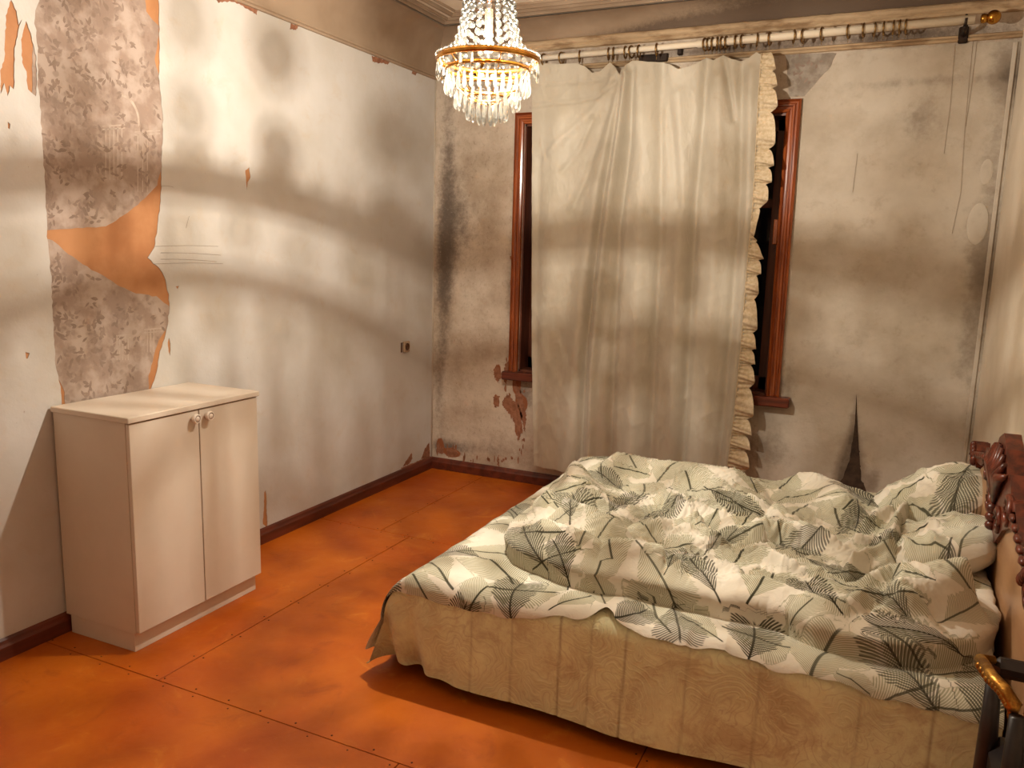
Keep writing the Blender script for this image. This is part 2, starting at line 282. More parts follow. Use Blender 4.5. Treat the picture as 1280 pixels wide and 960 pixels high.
# ------------------------------------------------------------------ mesh builder
class MB:
    def __init__(s): s.v = []; s.f = []; s.sm = []
    def add(s, vs_, fs, smooth=False):
        o = len(s.v); s.v += [tuple(map(float, p)) for p in vs_]; s.f += [tuple(i+o for i in f) for f in fs]; s.sm += [smooth]*len(fs); return s
    def box(s, x0, x1, y0, y1, z0, z1, bev=0.0):
        if bev <= 0:
            vs_ = [(x, y, z) for x in (x0, x1) for y in (y0, y1) for z in (z0, z1)]
            return s.add(vs_, [(0, 1, 3, 2), (4, 6, 7, 5), (0, 4, 5, 1), (2, 3, 7, 6), (0, 2, 6, 4), (1, 5, 7, 3)])
        b = min(bev, (x1-x0)*.45, (y1-y0)*.45, (z1-z0)*.45)
        vs_ = []; idx = {}
        for i, (x, sx) in enumerate(((x0, 1), (x1, -1))):
            for j, (y, sy) in enumerate(((y0, 1), (y1, -1))):
                for k, (z, sz) in enumerate(((z0, 1), (z1, -1))):
                    for ax, p in enumerate(((x, y+sy*b, z+sz*b), (x+sx*b, y, z+sz*b), (x+sx*b, y+sy*b, z))):
                        idx[i, j, k, ax] = len(vs_); vs_.append(p)
        fs = []
        for i in (0, 1): fs.append([idx[i, 0, 0, 0], idx[i, 1, 0, 0], idx[i, 1, 1, 0], idx[i, 0, 1, 0]][::(1 if i else -1)])
        for j in (0, 1): fs.append([idx[0, j, 0, 1], idx[1, j, 0, 1], idx[1, j, 1, 1], idx[0, j, 1, 1]][::(-1 if j else 1)])
        for k in (0, 1): fs.append([idx[0, 0, k, 2], idx[1, 0, k, 2], idx[1, 1, k, 2], idx[0, 1, k, 2]][::(1 if k else -1)])
        for i in (0, 1):
            for j in (0, 1): fs.append([idx[i, j, 0, 0], idx[i, j, 1, 0], idx[i, j, 1, 1], idx[i, j, 0, 1]][::(1 if i == j else -1)])
            for k in (0, 1): fs.append([idx[i, 0, k, 0], idx[i, 1, k, 0], idx[i, 1, k, 2], idx[i, 0, k, 2]][::(-1 if i == k else 1)])
        for j in (0, 1):
            for k in (0, 1): fs.append([idx[0, j, k, 1], idx[1, j, k, 1], idx[1, j, k, 2], idx[0, j, k, 2]][::(1 if j == k else -1)])
        for i in (0, 1):
            for j in (0, 1):
                for k in (0, 1): fs.append([idx[i, j, k, 0], idx[i, j, k, 1], idx[i, j, k, 2]][::(-1 if (i+j+k) % 2 else 1)])
        return s.add(vs_, fs)
    def tube(s, pts, r, n=10, closed=False, caps=True):
        pts = [Vector(p) for p in pts]; m = len(pts); rs = r if isinstance(r, (list, tuple)) else [r]*m
        ring = []; vs_ = []
        up = Vector((0, 0, 1))
        for i, p in enumerate(pts):
            a = pts[i-1] if (i > 0 or closed) else p; b = pts[(i+1) % m] if (i < m-1 or closed) else p
            d = (b-a).normalized()
            ref = up if abs(d.dot(up)) < .95 else Vector((1, 0, 0))
            e1 = d.cross(ref).normalized(); e2 = e1.cross(d).normalized()
            for k in range(n):
                q = p + (e1*math.cos(2*PI*k/n) + e2*math.sin(2*PI*k/n))*rs[i]; vs_.append(q)
        fs = []
        for i in range(m if closed else m-1):
            j = (i+1) % m
            for k in range(n): fs.append((i*n+k, i*n+(k+1) % n, j*n+(k+1) % n, j*n+k))
        if caps and not closed: fs += [tuple(range(n))[::-1], tuple((m-1)*n+k for k in range(n))]
        return s.add(vs_, fs, True)
    def lathe(s, prof, n=24, c=(0, 0, 0), axis='z', smooth=True, closed=False):
        vs_ = []; m = len(prof)
        for r, z in prof:
            for k in range(n):
                a = 2*PI*k/n; x, y = r*math.cos(a), r*math.sin(a)
                p = (x, y, z) if axis == 'z' else ((z, x, y) if axis == 'x' else (y, z, x))
                vs_.append((p[0]+c[0], p[1]+c[1], p[2]+c[2]))
        fs = []
        for i in range(m if closed else m-1):
            j = (i+1) % m
            for k in range(n): fs.append((i*n+k, i*n+(k+1) % n, j*n+(k+1) % n, j*n+k))
        if not closed:
            if prof[0][0] > 1e-6: fs.append(tuple(range(n))[::-1])
            if prof[-1][0] > 1e-6: fs.append(tuple((m-1)*n+k for k in range(n)))
        return s.add(vs_, fs, smooth)
    def ball(s, c, r, n=12, m=8, sq=(1, 1, 1)):
        vs_ = []; fs = []
        for i in range(m+1):
            t = PI*i/m
            for k in range(n):
                a = 2*PI*k/n; vs_.append((c[0]+r*sq[0]*math.sin(t)*math.cos(a), c[1]+r*sq[1]*math.sin(t)*math.sin(a), c[2]+r*sq[2]*math.cos(t)))
        for i in range(m):
            for k in range(n): fs.append((i*n+k, (i+1)*n+k, (i+1)*n+(k+1) % n, i*n+(k+1) % n))
        return s.add(vs_, fs, True)
    def sweep(s, prof, path, closed=False):
        """profile points (a, b) swept along straight axis segments: path = [(origin, avec, bvec), ...]"""
        n = len(prof); vs_ = []
        for o, A, B in path:
            for a, b in prof: vs_.append([o[i]+A[i]*a+B[i]*b for i in range(3)])
        fs = [(i*n+k, i*n+(k+1) % n, (i+1)*n+(k+1) % n, (i+1)*n+k) for i in range(len(path)-1) for k in range(n if closed else n-1)]
        if closed: fs += [tuple(range(n))[::-1], tuple((len(path)-1)*n+k for k in range(n))]
        return s.add(vs_, fs)
    def prism(s, poly, fn, t0, t1):
        n = len(poly); vs_ = [fn(a, b, t0) for a, b in poly] + [fn(a, b, t1) for a, b in poly]
        return s.add(vs_, [tuple(range(n)), tuple(range(n, 2*n))[::-1]] + [(i, n+i, n+(i+1) % n, (i+1) % n) for i in range(n)])
    def mesh(s, name, m):
        me = bpy.data.meshes.new(name); me.from_pydata(s.v, [], s.f); me.materials.append(m)
        me.polygons.foreach_set('use_smooth', s.sm); me.update(); return me
    def obj(s, name, m, parent=None):
        return link(name, s.mesh(name, m), parent)
def link(name, me, parent=None):
    o = bpy.data.objects.new(name, me); C.objects.link(o)
    if parent: o.parent = parent; o.matrix_parent_inverse = Matrix.Translation(-Vector(parent.get('at', (0, 0, 0))))
    return o
def grid_obj(name, P, m, parent=None, attrs=None, keep=None, flip=False):
    h, w_ = P.shape[:2]
    idx = np.arange(h*w_).reshape(h, w_)
    q = np.stack([idx[:-1, :-1], idx[:-1, 1:], idx[1:, 1:], idx[1:, :-1]], -1)
    if flip: q = q[..., ::-1]
    q = q.reshape(-1, 4)
    vk = np.ones(h*w_, bool)
    if keep is not None:
        k = keep.reshape(-1); q = q[k[q].all(1)]
    used = np.unique(q); remap = -np.ones(h*w_, int); remap[used] = np.arange(len(used))
    v = P.reshape(-1, 3)[used]; q = remap[q]
    me = bpy.data.meshes.new(name)
    me.vertices.add(len(v)); me.vertices.foreach_set('co', v.astype(np.float32).ravel())
    me.loops.add(q.size); me.loops.foreach_set('vertex_index', q.astype(np.int32).ravel())
    me.polygons.add(len(q)); me.polygons.foreach_set('loop_start', np.arange(0, q.size, 4, dtype=np.int32))
    me.update(calc_edges=True); me.validate()
    me.polygons.foreach_set('use_smooth', np.ones(len(q), bool)); me.materials.append(m)
    for n, a in (attrs or {}).items():
        if a.ndim == 3:
            at_ = me.attributes.new(n, 'FLOAT_VECTOR', 'POINT'); at_.data.foreach_set('vector', a.reshape(-1, 3)[used].astype(np.float32).ravel())
        else:
            at_ = me.attributes.new(n, 'FLOAT', 'POINT'); at_.data.foreach_set('value', a.reshape(-1)[used].astype(np.float32))
    me.update(); return link(name, me, parent)
def thing(name, label, cat, loc, group=None):
    o = bpy.data.objects.new(name, None); C.objects.link(o); o.location = loc; o['at'] = tuple(loc); o.empty_display_size = .05
    return tag(o, label, cat, group)
def tag(o, label, cat, group=None):
    o['label'] = label; o['category'] = cat
    if group: o['group'] = group
    return o
def struct(o): o['kind'] = 'structure'; return o
def stuff(o): o['kind'] = 'stuff'; return o

# numpy noise / polylines
_tab = np.random.RandomState(3).rand(256, 256)
def vnoise(x, y, seed=0):
    x = x + seed*17.3; y = y + seed*9.1
    xi = np.floor(x).astype(int); yi = np.floor(y).astype(int); fx = x-xi; fy = y-yi
    fx = fx*fx*fx*(fx*(fx*6-15)+10); fy = fy*fy*fy*(fy*(fy*6-15)+10)
    g = lambda a, b: _tab[(xi+a) & 255, (yi+b) & 255]
    return (g(0, 0)*(1-fx)+g(1, 0)*fx)*(1-fy) + (g(0, 1)*(1-fx)+g(1, 1)*fx)*fy
def fbm(x, y, seed=0, o=4):
    s = 0; a = .5
    for i in range(o): s = s + a*vnoise(x*2**i, y*2**i, seed+i); a *= .5
    return s
def ridged(x, y, seed=0, o=3):
    s = 0; a = .55
    for i in range(o): s = s + a*(1-np.abs(2*vnoise(x*2**i, y*2**i, seed+i)-1))**2; a *= .5
    return s
def pdist(X, Y, pts):
    """distance to a polyline, its run 0..1 and the signed side"""
    D = np.full(X.shape, 1e9); T = np.zeros(X.shape); S = np.zeros(X.shape)
    L = [0]
    for a, b in zip(pts[:-1], pts[1:]): L.append(L[-1]+math.hypot(b[0]-a[0], b[1]-a[1]))
    for i, (a, b) in enumerate(zip(pts[:-1], pts[1:])):
        dx, dy = b[0]-a[0], b[1]-a[1]; l2 = dx*dx+dy*dy+1e-12
        t = np.clip(((X-a[0])*dx+(Y-a[1])*dy)/l2, 0, 1)
        d = np.hypot(X-a[0]-t*dx, Y-a[1]-t*dy); k = d < D
        D = np.where(k, d, D); T = np.where(k, (L[i]+t*math.sqrt(l2))/L[-1], T)
        S = np.where(k, np.sign((X-a[0])*dy-(Y-a[1])*dx), S)
    return D, T, S
def sdf(X, Y, poly):
    d, _, _ = pdist(X, Y, list(poly)+[poly[0]])
    ins = np.zeros(X.shape, bool); n = len(poly)
    for i in range(n):
        x0, y0 = poly[i]; x1, y1 = poly[(i+1) % n]
        c = ((y0 > Y) != (y1 > Y)) & (X < (x1-x0)*(Y-y0)/(y1-y0+1e-12)+x0); ins ^= c
    return np.where(ins, d, -d)
def ragged(pts, step=.02, amp=.005, seed=0, closed=True):
    rnd = random.Random(seed); out = []
    n = len(pts)
    for i in range(n if closed else n-1):
        a, b = pts[i], pts[(i+1) % n]; L = math.hypot(b[0]-a[0], b[1]-a[1]); k = max(1, int(L/step))
        for j in range(k):
            t = j/k; q = amp if (j or i) else 0
            out.append((a[0]+(b[0]-a[0])*t+rnd.uniform(-q, q), a[1]+(b[1]-a[1])*t+rnd.uniform(-q, q)))
    if not closed: out.append(pts[-1])
    return out
def sheet_mesh(name, outer, holes, fn, t0, t1, m, parent=None):
    """flat layer (paper, plaster) with ragged outline and holes; fn(a, b, t) -> world"""
    cu = bpy.data.curves.new('outline', 'CURVE'); cu.dimensions = '2D'; cu.fill_mode = 'BOTH'; cu.extrude = .5
    for poly in [outer]+list(holes):
        sp = cu.splines.new('POLY'); sp.points.add(len(poly)-1); sp.use_cyclic_u = True
        for p, q in zip(sp.points, poly): p.co = (q[0], q[1], 0, 1)
    tmp = bpy.data.objects.new('outline', cu); C.objects.link(tmp)
    me = bpy.data.meshes.new_from_object(tmp); C.objects.unlink(tmp); bpy.data.objects.remove(tmp); bpy.data.curves.remove(cu)
    for v in me.vertices:
        v.co = fn(v.co.x, v.co.y, t1 if v.co.z > 0 else t0)
    me.materials.clear(); me.materials.append(m); me.name = name; me.update()
    import bmesh
    bm = bmesh.new(); bm.from_mesh(me); bmesh.ops.remove_doubles(bm, verts=bm.verts, dist=1e-5); bmesh.ops.recalc_face_normals(bm, faces=bm.faces); bm.to_mesh(me); bm.free()
    return link(name, me, parent)
LW = lambda a, b, t: (t, a, b)          # on the left wall, t metres proud of it
BW = lambda a, b, t: (a, -t, b)         # on the back wall

# ================================================================== SETTING
RX, RY, ZC, ZF = 3.324, -5.35, 2.644, 2.96       # right wall, front wall, picture moulding, ceiling
# ---- floor: painted hardboard sheets, each a piece
fl = struct(MB().box(-.1, 4.1, RY-.1, .45, -.12, -.004).obj('floor', M['seam']))
ys = [(.0, -1.262), (-1.266, -2.928), (-2.932, -4.594), (-4.598, RY)]
xs = [[(-.0, .43), (.434, 2.1), (2.104, 4.0)], [(-.0, .62), (.624, 2.29), (2.294, 4.0)], [(-.0, 1.638), (1.642, 3.3), (3.304, 4.0)], [(-.0, .8), (.804, 2.5), (2.504, 4.0)]]
nb = MB()
for r, (ya, yb) in enumerate(ys):
    for xa, xb in xs[r]:
        dz = random.uniform(-.0006, .0006)
        MB().box(xa, xb, yb, ya, -.004, dz, .001).obj('hardboard_sheet', M['floor'], fl)
        n = int((xb-xa)/.15)
        for i in range(n+1):
            x = xa+.02+(xb-xa-.04)*i/max(1, n)
            for y in (ya-.018, yb+.018): nb.lathe([(0, .0012), (.003, .001), (.004, -.001)], 6, (x+random.uniform(-.012, .012), y, 0))
        n = int((ya-yb)/.17)
        for i in range(1, n):
            y = ya+(yb-ya)*i/n
            for x in (xa+.018, xb-.018): nb.lathe([(0, .0012), (.003, .001), (.004, -.001)], 6, (x, y+random.uniform(-.012, .012), 0))
stuff(nb.obj('nail_heads', M['nail'], fl))

# ---- left wall: orange base, remnants of old wallpaper, torn white paper on top
wl = struct(MB().box(-.12, 0, RY, .3, -.1, ZF+.1).obj('wall_left', M['orange']))
L = lambda *pts: [atl(x, y) for x, y in pts]
hole_main = L((47, -40), (48, 0), (42, 22), (47, 60), (46, 100), (50, 140), (55, 220), (58, 290), (63, 340), (66, 400), (69, 455), (72, 470), (76, 490), (78, 520), (170, 520), (186, 490),
              (194, 470), (200, 440), (208, 412), (212, 380), (207, 350), (199, 335), (184, 322), (192, 310), (197, 280), (201, 240), (203, 150), (198, 95), (199, 60), (198, 0), (197, -40))
hole_main = ragged(hole_main, .018, .003, 1)
tears = [L((0, 118), (0, 88), (5, 72), (7, 20), (13, 0), (20, 14), (22, 30), (27, 24), (22, 40), (18, 60), (17, 112), (12, 108), (9, 120), (5, 105)),
         L((32, 26), (39, 46), (44, 70), (46, 102), (44, 120), (40, 118), (34, 112), (32, 90), (27, 78), (26, 50)),
         L((9, 152), (13, 156), (12, 161), (9, 160)), L((31, 440), (36, 441), (34, 448), (32, 448)),
         L((209, 428), (211, 422), (213, 430), (212, 445), (210, 440)), L((306, 213), (311, 209), (313, 222), (309, 228), (308, 240), (307, 224)),
         L((328, 655), (330, 615), (332, 612), (334, 660)), L((219, 358), (223, 357), (222, 362))]
for i, t_ in enumerate((L((503, 583), (509, 573), (514, 566), (515, 573), (511, 580)), L((526, 574), (530, 562), (536, 553), (537, 571)), L((500, 585), (520, 577), (536, 570), (536, 573), (505, 587)),
        L((268, -4), (292, -6), (315, 6), (322, 12), (320, 18), (312, 14), (300, 6), (290, 2), (272, 3)), L((363, 29), (373, 33), (368, 38), (362, 36)),
        L((464, 69.5), (487, 77.5), (484, 81), (478, 79), (472, 79), (465, 77)), L((515, 89), (521, 91), (519, 94), (514, 92)))):
    sheet_mesh('dark_scrap', ragged(t_, .008, .003, 40+i), [], LW, .003, .0042, M['brownpeel'], wl)
zt = ZC+.004
outer = [(RY, .03), (-.0, .03), (-.0, zt), (RY, zt)]
clip = lambda poly: [(min(max(a, RY+.01), -.002), min(max(b, .035), zt-.004)) for a, b in poly]
holes = [clip(hole_main)] + [clip(ragged(t, .012, .002, 20+i)) for i, t in enumerate(tears)]
sheet_mesh('white_wallpaper', outer, holes, LW, .0004, .0030, M['paper'], wl)
up = ragged(clip(L((40, -40), (175, -40), (183, 14), (190, 24), (198, 32), (196, 60), (193, 75), (198, 95), (207, 150), (205, 200), (196, 232), (176, 252), (150, 272), (132, 284), (90, 285), (60, 287), (40, 283))), .02, .003, 2)
lo = ragged(clip(L((40, 296), (66, 300), (78, 312), (97, 326), (120, 340), (145, 355), (170, 367), (195, 371), (214, 385), (216, 400), (206, 412), (198, 425), (192, 445), (186, 470), (184, 520), (82, 520), (80, 490), (74, 475), (40, 450))), .02, .003, 3)
for p in (up, lo): sheet_mesh('old_wallpaper', p, [], LW, .0002, .0010, M['oldpaper'], wl)
# faded leaf sprigs and classical columns printed on the old paper
pb = MB(); rnd = random.Random(11)
def sprig_leaf(mb, a, b, ang, ln, wd, fn, t):
    ca, sa = math.cos(ang), math.sin(ang); pts = [(0, 0), (.3, .5), (.65, .42), (1, 0), (.65, -.42), (.3, -.5)]
    mb.add([fn(a+ca*u*ln-sa*v*wd, b+sa*u*ln+ca*v*wd, t) for u, v in pts], [(0, 1, 2, 3, 4, 5)])
def in_poly(p, poly): return sdf(np.array([p[0]]), np.array([p[1]]), poly)[0]
for _ in range(420):
    px, py = rnd.uniform(50, 205), rnd.uniform(-10, 495)
    if 283 < py < 310: continue
    a, b = atl(px, py); region = up if py < 290 else lo
    if in_poly((a, b), region) < .03: continue
    if rnd.random() < .35 and px > 130: continue
    for k in range(rnd.randint(2, 4)):
        sprig_leaf(pb, a+rnd.uniform(-.015, .015), b+rnd.uniform(-.015, .015), rnd.uniform(0, 2*PI), rnd.uniform(.018, .036), rnd.uniform(.008, .014), LW, .00112+rnd.random()*.0006)
stuff(pb.obj('leaf_print', M['print'], wl))
cb = MB()
for region, x0, x1, y0, y1 in ((up, 132, 152, 158, 225), (up, 172, 196, 165, 240), (lo, 146, 160, 420, 450), (lo, 184, 200, 412, 440)):
    for k in range(5):
        px = x0+(x1-x0)*k/4
        if in_poly(atl(px, y0), region) < .005 or in_poly(atl(px, y1), region) < .005: continue
        (a0, b0), (a1, b1) = atl(px, y0), atl(px, y1)
        cb.add([LW(a0-.002, b0, .0012), LW(a0+.002, b0, .0012), LW(a1+.002, b1, .0012), LW(a1-.002, b1, .0012)], [(0, 1, 2, 3)])
    for py in (y0, y0+4):
        (a0, b0), (a1, b1) = atl(x0-4, py), atl(x1+4, py-2)
        if in_poly((a0, b0), region) > 0 and in_poly((a1, b1), region) > 0:
            cb.add([LW(a0, b0-.002, .0012), LW(a1, b1-.002, .0012), LW(a1, b1+.002, .0012), LW(a0, b0+.002, .0012)], [(0, 1, 2, 3)])
for cx, cy, r in ((154, 150, 16),):
    a, b = atl(cx, cy); pts = [(a+.07*math.cos(t), b+.09*math.sin(t)) for t in np.linspace(-.2, 1.7, 12)]
    for p, q in zip(pts[:-1], pts[1:]): cb.add([LW(p[0], p[1], .0012), LW(q[0], q[1], .0012), LW(q[0]+.008, q[1]+.008, .0012), LW(p[0]+.008, p[1]+.008, .0012)], [(0, 1, 2, 3)])
stuff(cb.obj('column_print', M['printl'], wl))
pl = MB()
for ya, yb in (((193, 308), (272, 308)), ((200, 316), (275, 319)), ((200, 324), (270, 327)), ((192, 330), (278, 329.5)), ((200, 233), (216, 234)), ((232, 285), (236, 270))):
    (a0, b0), (a1, b1) = atl(*ya), atl(*yb); pts = [(.0038, a0+(a1-a0)*t, b0+(b1-b0)*t+.004*math.sin(t*PI)) for t in np.linspace(0, 1, 8)]
    pl.tube(pts, .0007, 4)
stuff(pl.obj('pencil_lines', M['pencil'], wl))

# ---- back wall with window opening
OX0, OX1, OZ0, OZ1 = .665, 2.262, .755, 2.335        # clear opening
def dirt_field(X, Z, blobs):
    d = np.zeros(X.shape)
    for px, py, rx, rz, s in blobs:
        a, b = atb(px, py); d = d + s*np.exp(-((X-a)/rx)**2-((Z-b)/rz)**2)
    return np.clip(d, 0, 1.4)
blobs = [(556, 330, .07, .5, 1.1), (560, 200, .06, .5, .7), (575, 280, .12, .35, .55), (550, 470, .05, .4, .6), (600, 560, .3, .05, .5), (560, 560, .14, .05, .9), (640, 360, .05, .5, .5), (655, 490, .06, .14, .9),
         (1265, 90, .08, .15, 1.0), (1245, 200, .06, .4, .55), (1235, 330, .07, .22, 1.0), (1215, 430, .07, .25, .7), (1225, 540, .05, .3, .5), (1060, 600, .07, .12, 1.3), (1064, 570, .03, .12, 1.0), (960, 560, .12, .15, .6), (985, 480, .05, .15, .6),
         (1150, 150, .1, .12, .5), (1180, 100, .5, .03, .4), (1010, 90, .1, .1, .35), (700, 70, .5, .05, .6), (900, 62, .5, .05, .95), (1130, 45, .5, .05, 1.0), (1215, 300, .05, .2, .4)]
pblobs = [(622, 465, .025, .06, 1.3), (640, 455, .03, .05, 1.4), (646, 480, .03, .07, 1.5), (652, 505, .04, .06, 1.5), (648, 535, .025, .06, 1.3), (620, 500, .02, .05, 1.1), (565, 566, .07, .035, 1.3), (550, 555, .03, .05, 1.2), (640, 400, .01, .05, 1.0), (638, 360, .01, .05, 1.0)]
def wall_grid(x0, x1, z0, z1):
    nx, nz = max(2, int((x1-x0)/.02)), max(2, int((z1-z0)/.02))
    X, Z = np.meshgrid(np.linspace(x0, x1, nx), np.linspace(z0, z1, nz)); return X, Z
# one continuous wall: grid over the whole face with the opening left out
gx = np.unique(np.concatenate([np.arange(-.0, OX0, .02), np.linspace(OX0, OX1, 60), np.arange(OX1, RX, .02), [RX]]))
gz = np.unique(np.concatenate([np.arange(-.05, OZ0, .02), np.linspace(OZ0, OZ1, 60), np.arange(OZ1, ZF, .02), [ZF+.05]]))
X, Z = np.meshgrid(gx, gz)
Pw = np.stack([X, np.zeros_like(X), Z], -1)
cut = ~((X > OX0+1e-4) & (X < OX1-1e-4) & (Z > OZ0+1e-4) & (Z < OZ1-1e-4))
idx = np.arange(X.size).reshape(X.shape)
wb = struct(grid_obj('wall_back', Pw, M['plaster'], None, {'dirt': dirt_field(X, Z, blobs), 'peel': dirt_field(X, Z, pblobs)}, cut))
mb = MB()
WT = .36
mb.box(-.12, OX0, .004, WT, -.1, ZF+.1).box(OX1, RX+.1, .004, WT, -.1, ZF+.1).box(OX0, OX1, .004, WT, -.1, OZ0).box(OX0, OX1, .004, WT, OZ1, ZF+.1)
mb.obj('masonry', M['plaster'], wb)
# brown patches where the plaster skin has fallen, and the torn lining paper right of the window
B = lambda *pts: [atb(x, y) for x, y in pts]
for i, poly in enumerate((B((617, 462), (622, 458), (626, 463), (627, 472), (622, 478), (618, 470)), B((628, 470), (632, 455), (640, 448), (642, 462), (636, 468), (632, 480)),
                          B((627, 505), (634, 492), (640, 498), (650, 508), (653, 520), (650, 540), (648, 552), (645, 535), (640, 520), (632, 512)), B((617, 496), (624, 495), (624, 508), (618, 509)),
                          B((641, 478), (648, 482), (654, 500), (658, 520), (656, 540), (651, 520), (646, 498)), B((558, 562), (566, 559), (573, 566), (568, 572), (560, 571)), B((546, 552), (550, 556), (553, 568), (547, 566)), B((621, 580), (623, 568), (624, 570), (624, 583)))):
    sheet_mesh('bare_plaster', ragged(poly, .005, .006, 60+i), [], BW, .0, .0018, M['brownpeel'], wb)
rf = random.Random(23); fk = MB()
for _ in range(60):
    cx_, cy_, sx_, sy_ = rf.choice(((636, 470, 14, 24), (648, 515, 9, 28), (641, 380, 3, 60), (565, 563, 18, 8), (600, 574, 40, 4), (650, 560, 5, 18)))
    a_, b_ = atb(cx_+rf.uniform(-sx_, sx_), cy_+rf.uniform(-sy_, sy_)); w_, h_ = rf.uniform(.004, .012), rf.uniform(.008, .035); n_ = 8
    if OX0-.07 < a_ and b_ > .69: continue
    ring_ = [(a_+w_*math.cos(2*PI*k/n_)*rf.uniform(.5, 1.2), b_+h_*math.sin(2*PI*k/n_)*rf.uniform(.5, 1.2)) for k in range(n_)]
    fk.add([BW(p_[0], p_[1], .0016) for p_ in ring_], [tuple(range(n_))])
stuff(fk.obj('plaster_flecks', M['brownpeel'], wb))
# grey floral remnant over the window's right corner
sheet_mesh('old_wallpaper', ragged(B((982, 68), (1046, 66), (1038, 84), (1018, 106), (1006, 121), (986, 121), (984, 100)), .03, .003, 70), [], BW, .0, .0012, M['greypaper'], wb)
gp = MB()
for _ in range(40):
    a, b = atb(rnd.uniform(986, 1038), rnd.uniform(70, 118))
    if in_poly((a, b), B((984, 69), (1044, 67), (1016, 106), (1004, 120), (988, 120))) < .02: continue
    sprig_leaf(gp, a, b, rnd.uniform(0, 6), rnd.uniform(.02, .04), .012, BW, .00125+rnd.random()*.0005)
stuff(gp.obj('leaf_print', M['print'], wb))
# lining paper sheet right of the window (a thin layer standing proud, slit and curling at the bottom)
px_line = [(1047, 66), (1150, 58), (1276, 50), (1250, 290), (1214, 580), (1213, 640), (1096, 640), (1085, 617), (1077, 600), (1075, 578), (1073, 552), (1065.5, 552), (1062, 574), (1054, 596), (1044, 613), (1034, 640), (948, 640), (948, 512), (990, 508), (990, 497), (979, 494), (1004, 122), (1020, 106), (1038, 84)]
po = ragged(B(*px_line), .025, .0025, 5)
gx = np.arange(2.2, RX+.02, .012); gz = np.arange(.25, ZC+.02, .012)
Xl, Zl = np.meshgrid(gx, gz); dl = sdf(Xl, Zl, po)
gxx, gzz = np.gradient(dl, .012)[1], np.gradient(dl, .012)[0]; gn = np.maximum(1e-3, gxx**2+gzz**2)
mv = np.clip(np.where((dl < .004) & (dl > -.011), dl, 0), -.011, .004); Xs, Zs = Xl-mv*gxx/gn, Zl-mv*gzz/gn
lift = .0028+.004*np.clip(fbm(Xl*3, Zl*2, 81)-.45, 0, 1)
dirt_and_shade_blobs = blobs + [(1062, 585, .055, .16, 1.5), (1066, 540, .02, .16, .8), (1030, 615, .10, .05, .7), (1090, 605, .05, .10, .8)]  # extra blobs paint the cavity's shade fading out around the slit
grid_obj('lining_paper', np.stack([Xs, -lift, Zs], -1), M['lining'], wb, {'dirt': dirt_field(Xl, Zl, dirt_and_shade_blobs)}, dl > -.009)
sheet_mesh('crack_shade', B((1070.6, 492), (1071.6, 520), (1073.5, 558), (1065, 558), (1068.5, 530)), [], BW, .0050, .0054, M['hole'], wb)  # flat dark strip over the paper, painted as shade inside the slit
sheet_mesh('gap_shade', B((1070.5, 500), (1075, 560), (1080, 590), (1090, 615), (1100, 640), (1026, 640), (1040, 614), (1052, 594), (1064, 560)), [], BW, .0001, .0009, M['hole'], wb)  # flat dark sheet behind the slit, painted as the shade in the opening
# blister in the paper near the right corner
bl = MB(); a, b = atb(1222, 280); bl.ball((a, -.003, b), .07, 16, 12, (.7, .07, 1.5)); a2, b2 = atb(1233, 215); bl.ball((a2, -.002, b2), .05, 14, 10, (.6, .07, 1.3))
bl.obj('paper_blister', M['lining'], wb)
# threads hanging down the wall from the rod
th = MB()
for pts in ([(1194, 55), (1188, 130), (1180, 192)], [(1217, 45), (1211, 105), (1206, 160), (1201, 240), (1190, 292)], [(1222, 45), (1214, 110), (1207, 158)], [(1072, 192), (1066, 240)]):
    p3 = [(*atb(px, py),) for px, py in pts]; th.tube([(a, -.006, b) for a, b in p3], .0007, 5)
stuff(th.obj('loose_threads', M['cord'], wb))

# ---- right wall (steps back beyond the bed), return and front wall
wr = struct(MB().box(RX, RX+.12, -2.6, .3, -.1, ZF+.1).obj('wall_right', M['rwall']))
MB().box(RX+.12, 4.0, -2.6, -2.48, -.1, ZF+.1).obj('return_wall', M['fwall'], wr)
MB().box(4.0, 4.12, RY-.1, -2.48, -.1, ZF+.1).obj('recess_wall', M['fwall'], wr)
struct(MB().box(-.12, 4.1, RY-.12, RY, -.1, ZF+.1).obj('wall_front', M['fwall']))
# ---- ceiling, coves, mouldings
ce = struct(MB().box(-.12, 4.12, RY-.1, .36, ZF, ZF+.12).obj('ceiling', M['ceil']))
def cove_prof(x0, z0, x1, z1, n=10):
    return [(x0+(x1-x0)*(1-math.cos(t)), z0+(z1-z0)*math.sin(t)) for t in np.linspace(0, PI/2, n)]
# left cove springs from the moulding on the left wall
lc = cove_prof(0, ZC+.03, .15, ZF-.03)
t1 = struct(MB().sweep([(a, b) for a, b in lc], [((0, RY, 0), (1, 0, 0), (0, 0, 1)), ((0, 0, 0), (1, 0, 0), (0, 0, 1))]).obj('trim_1', M['cove']))
for p in t1.data.polygons: p.use_smooth = True
zb = 2.83
bc = cove_prof(0, zb, .15, ZF-.03, 14)
nx = 170; XS = np.linspace(0, RX, nx)
Pc = np.array([[(x, -a, b) for x in XS] for a, b in bc])
dc = np.clip(np.exp(-((Pc[..., 2]-zb)/.05)**2)*np.clip((Pc[..., 0]-.7)/.9, 0, 1)*1.2 + np.clip((Pc[..., 0]-1.2)/1.0, 0, 1)*.95, 0, 1.5)
t2 = struct(grid_obj('trim_2', Pc, M['cove_d'], None, {'dirt': dc}))
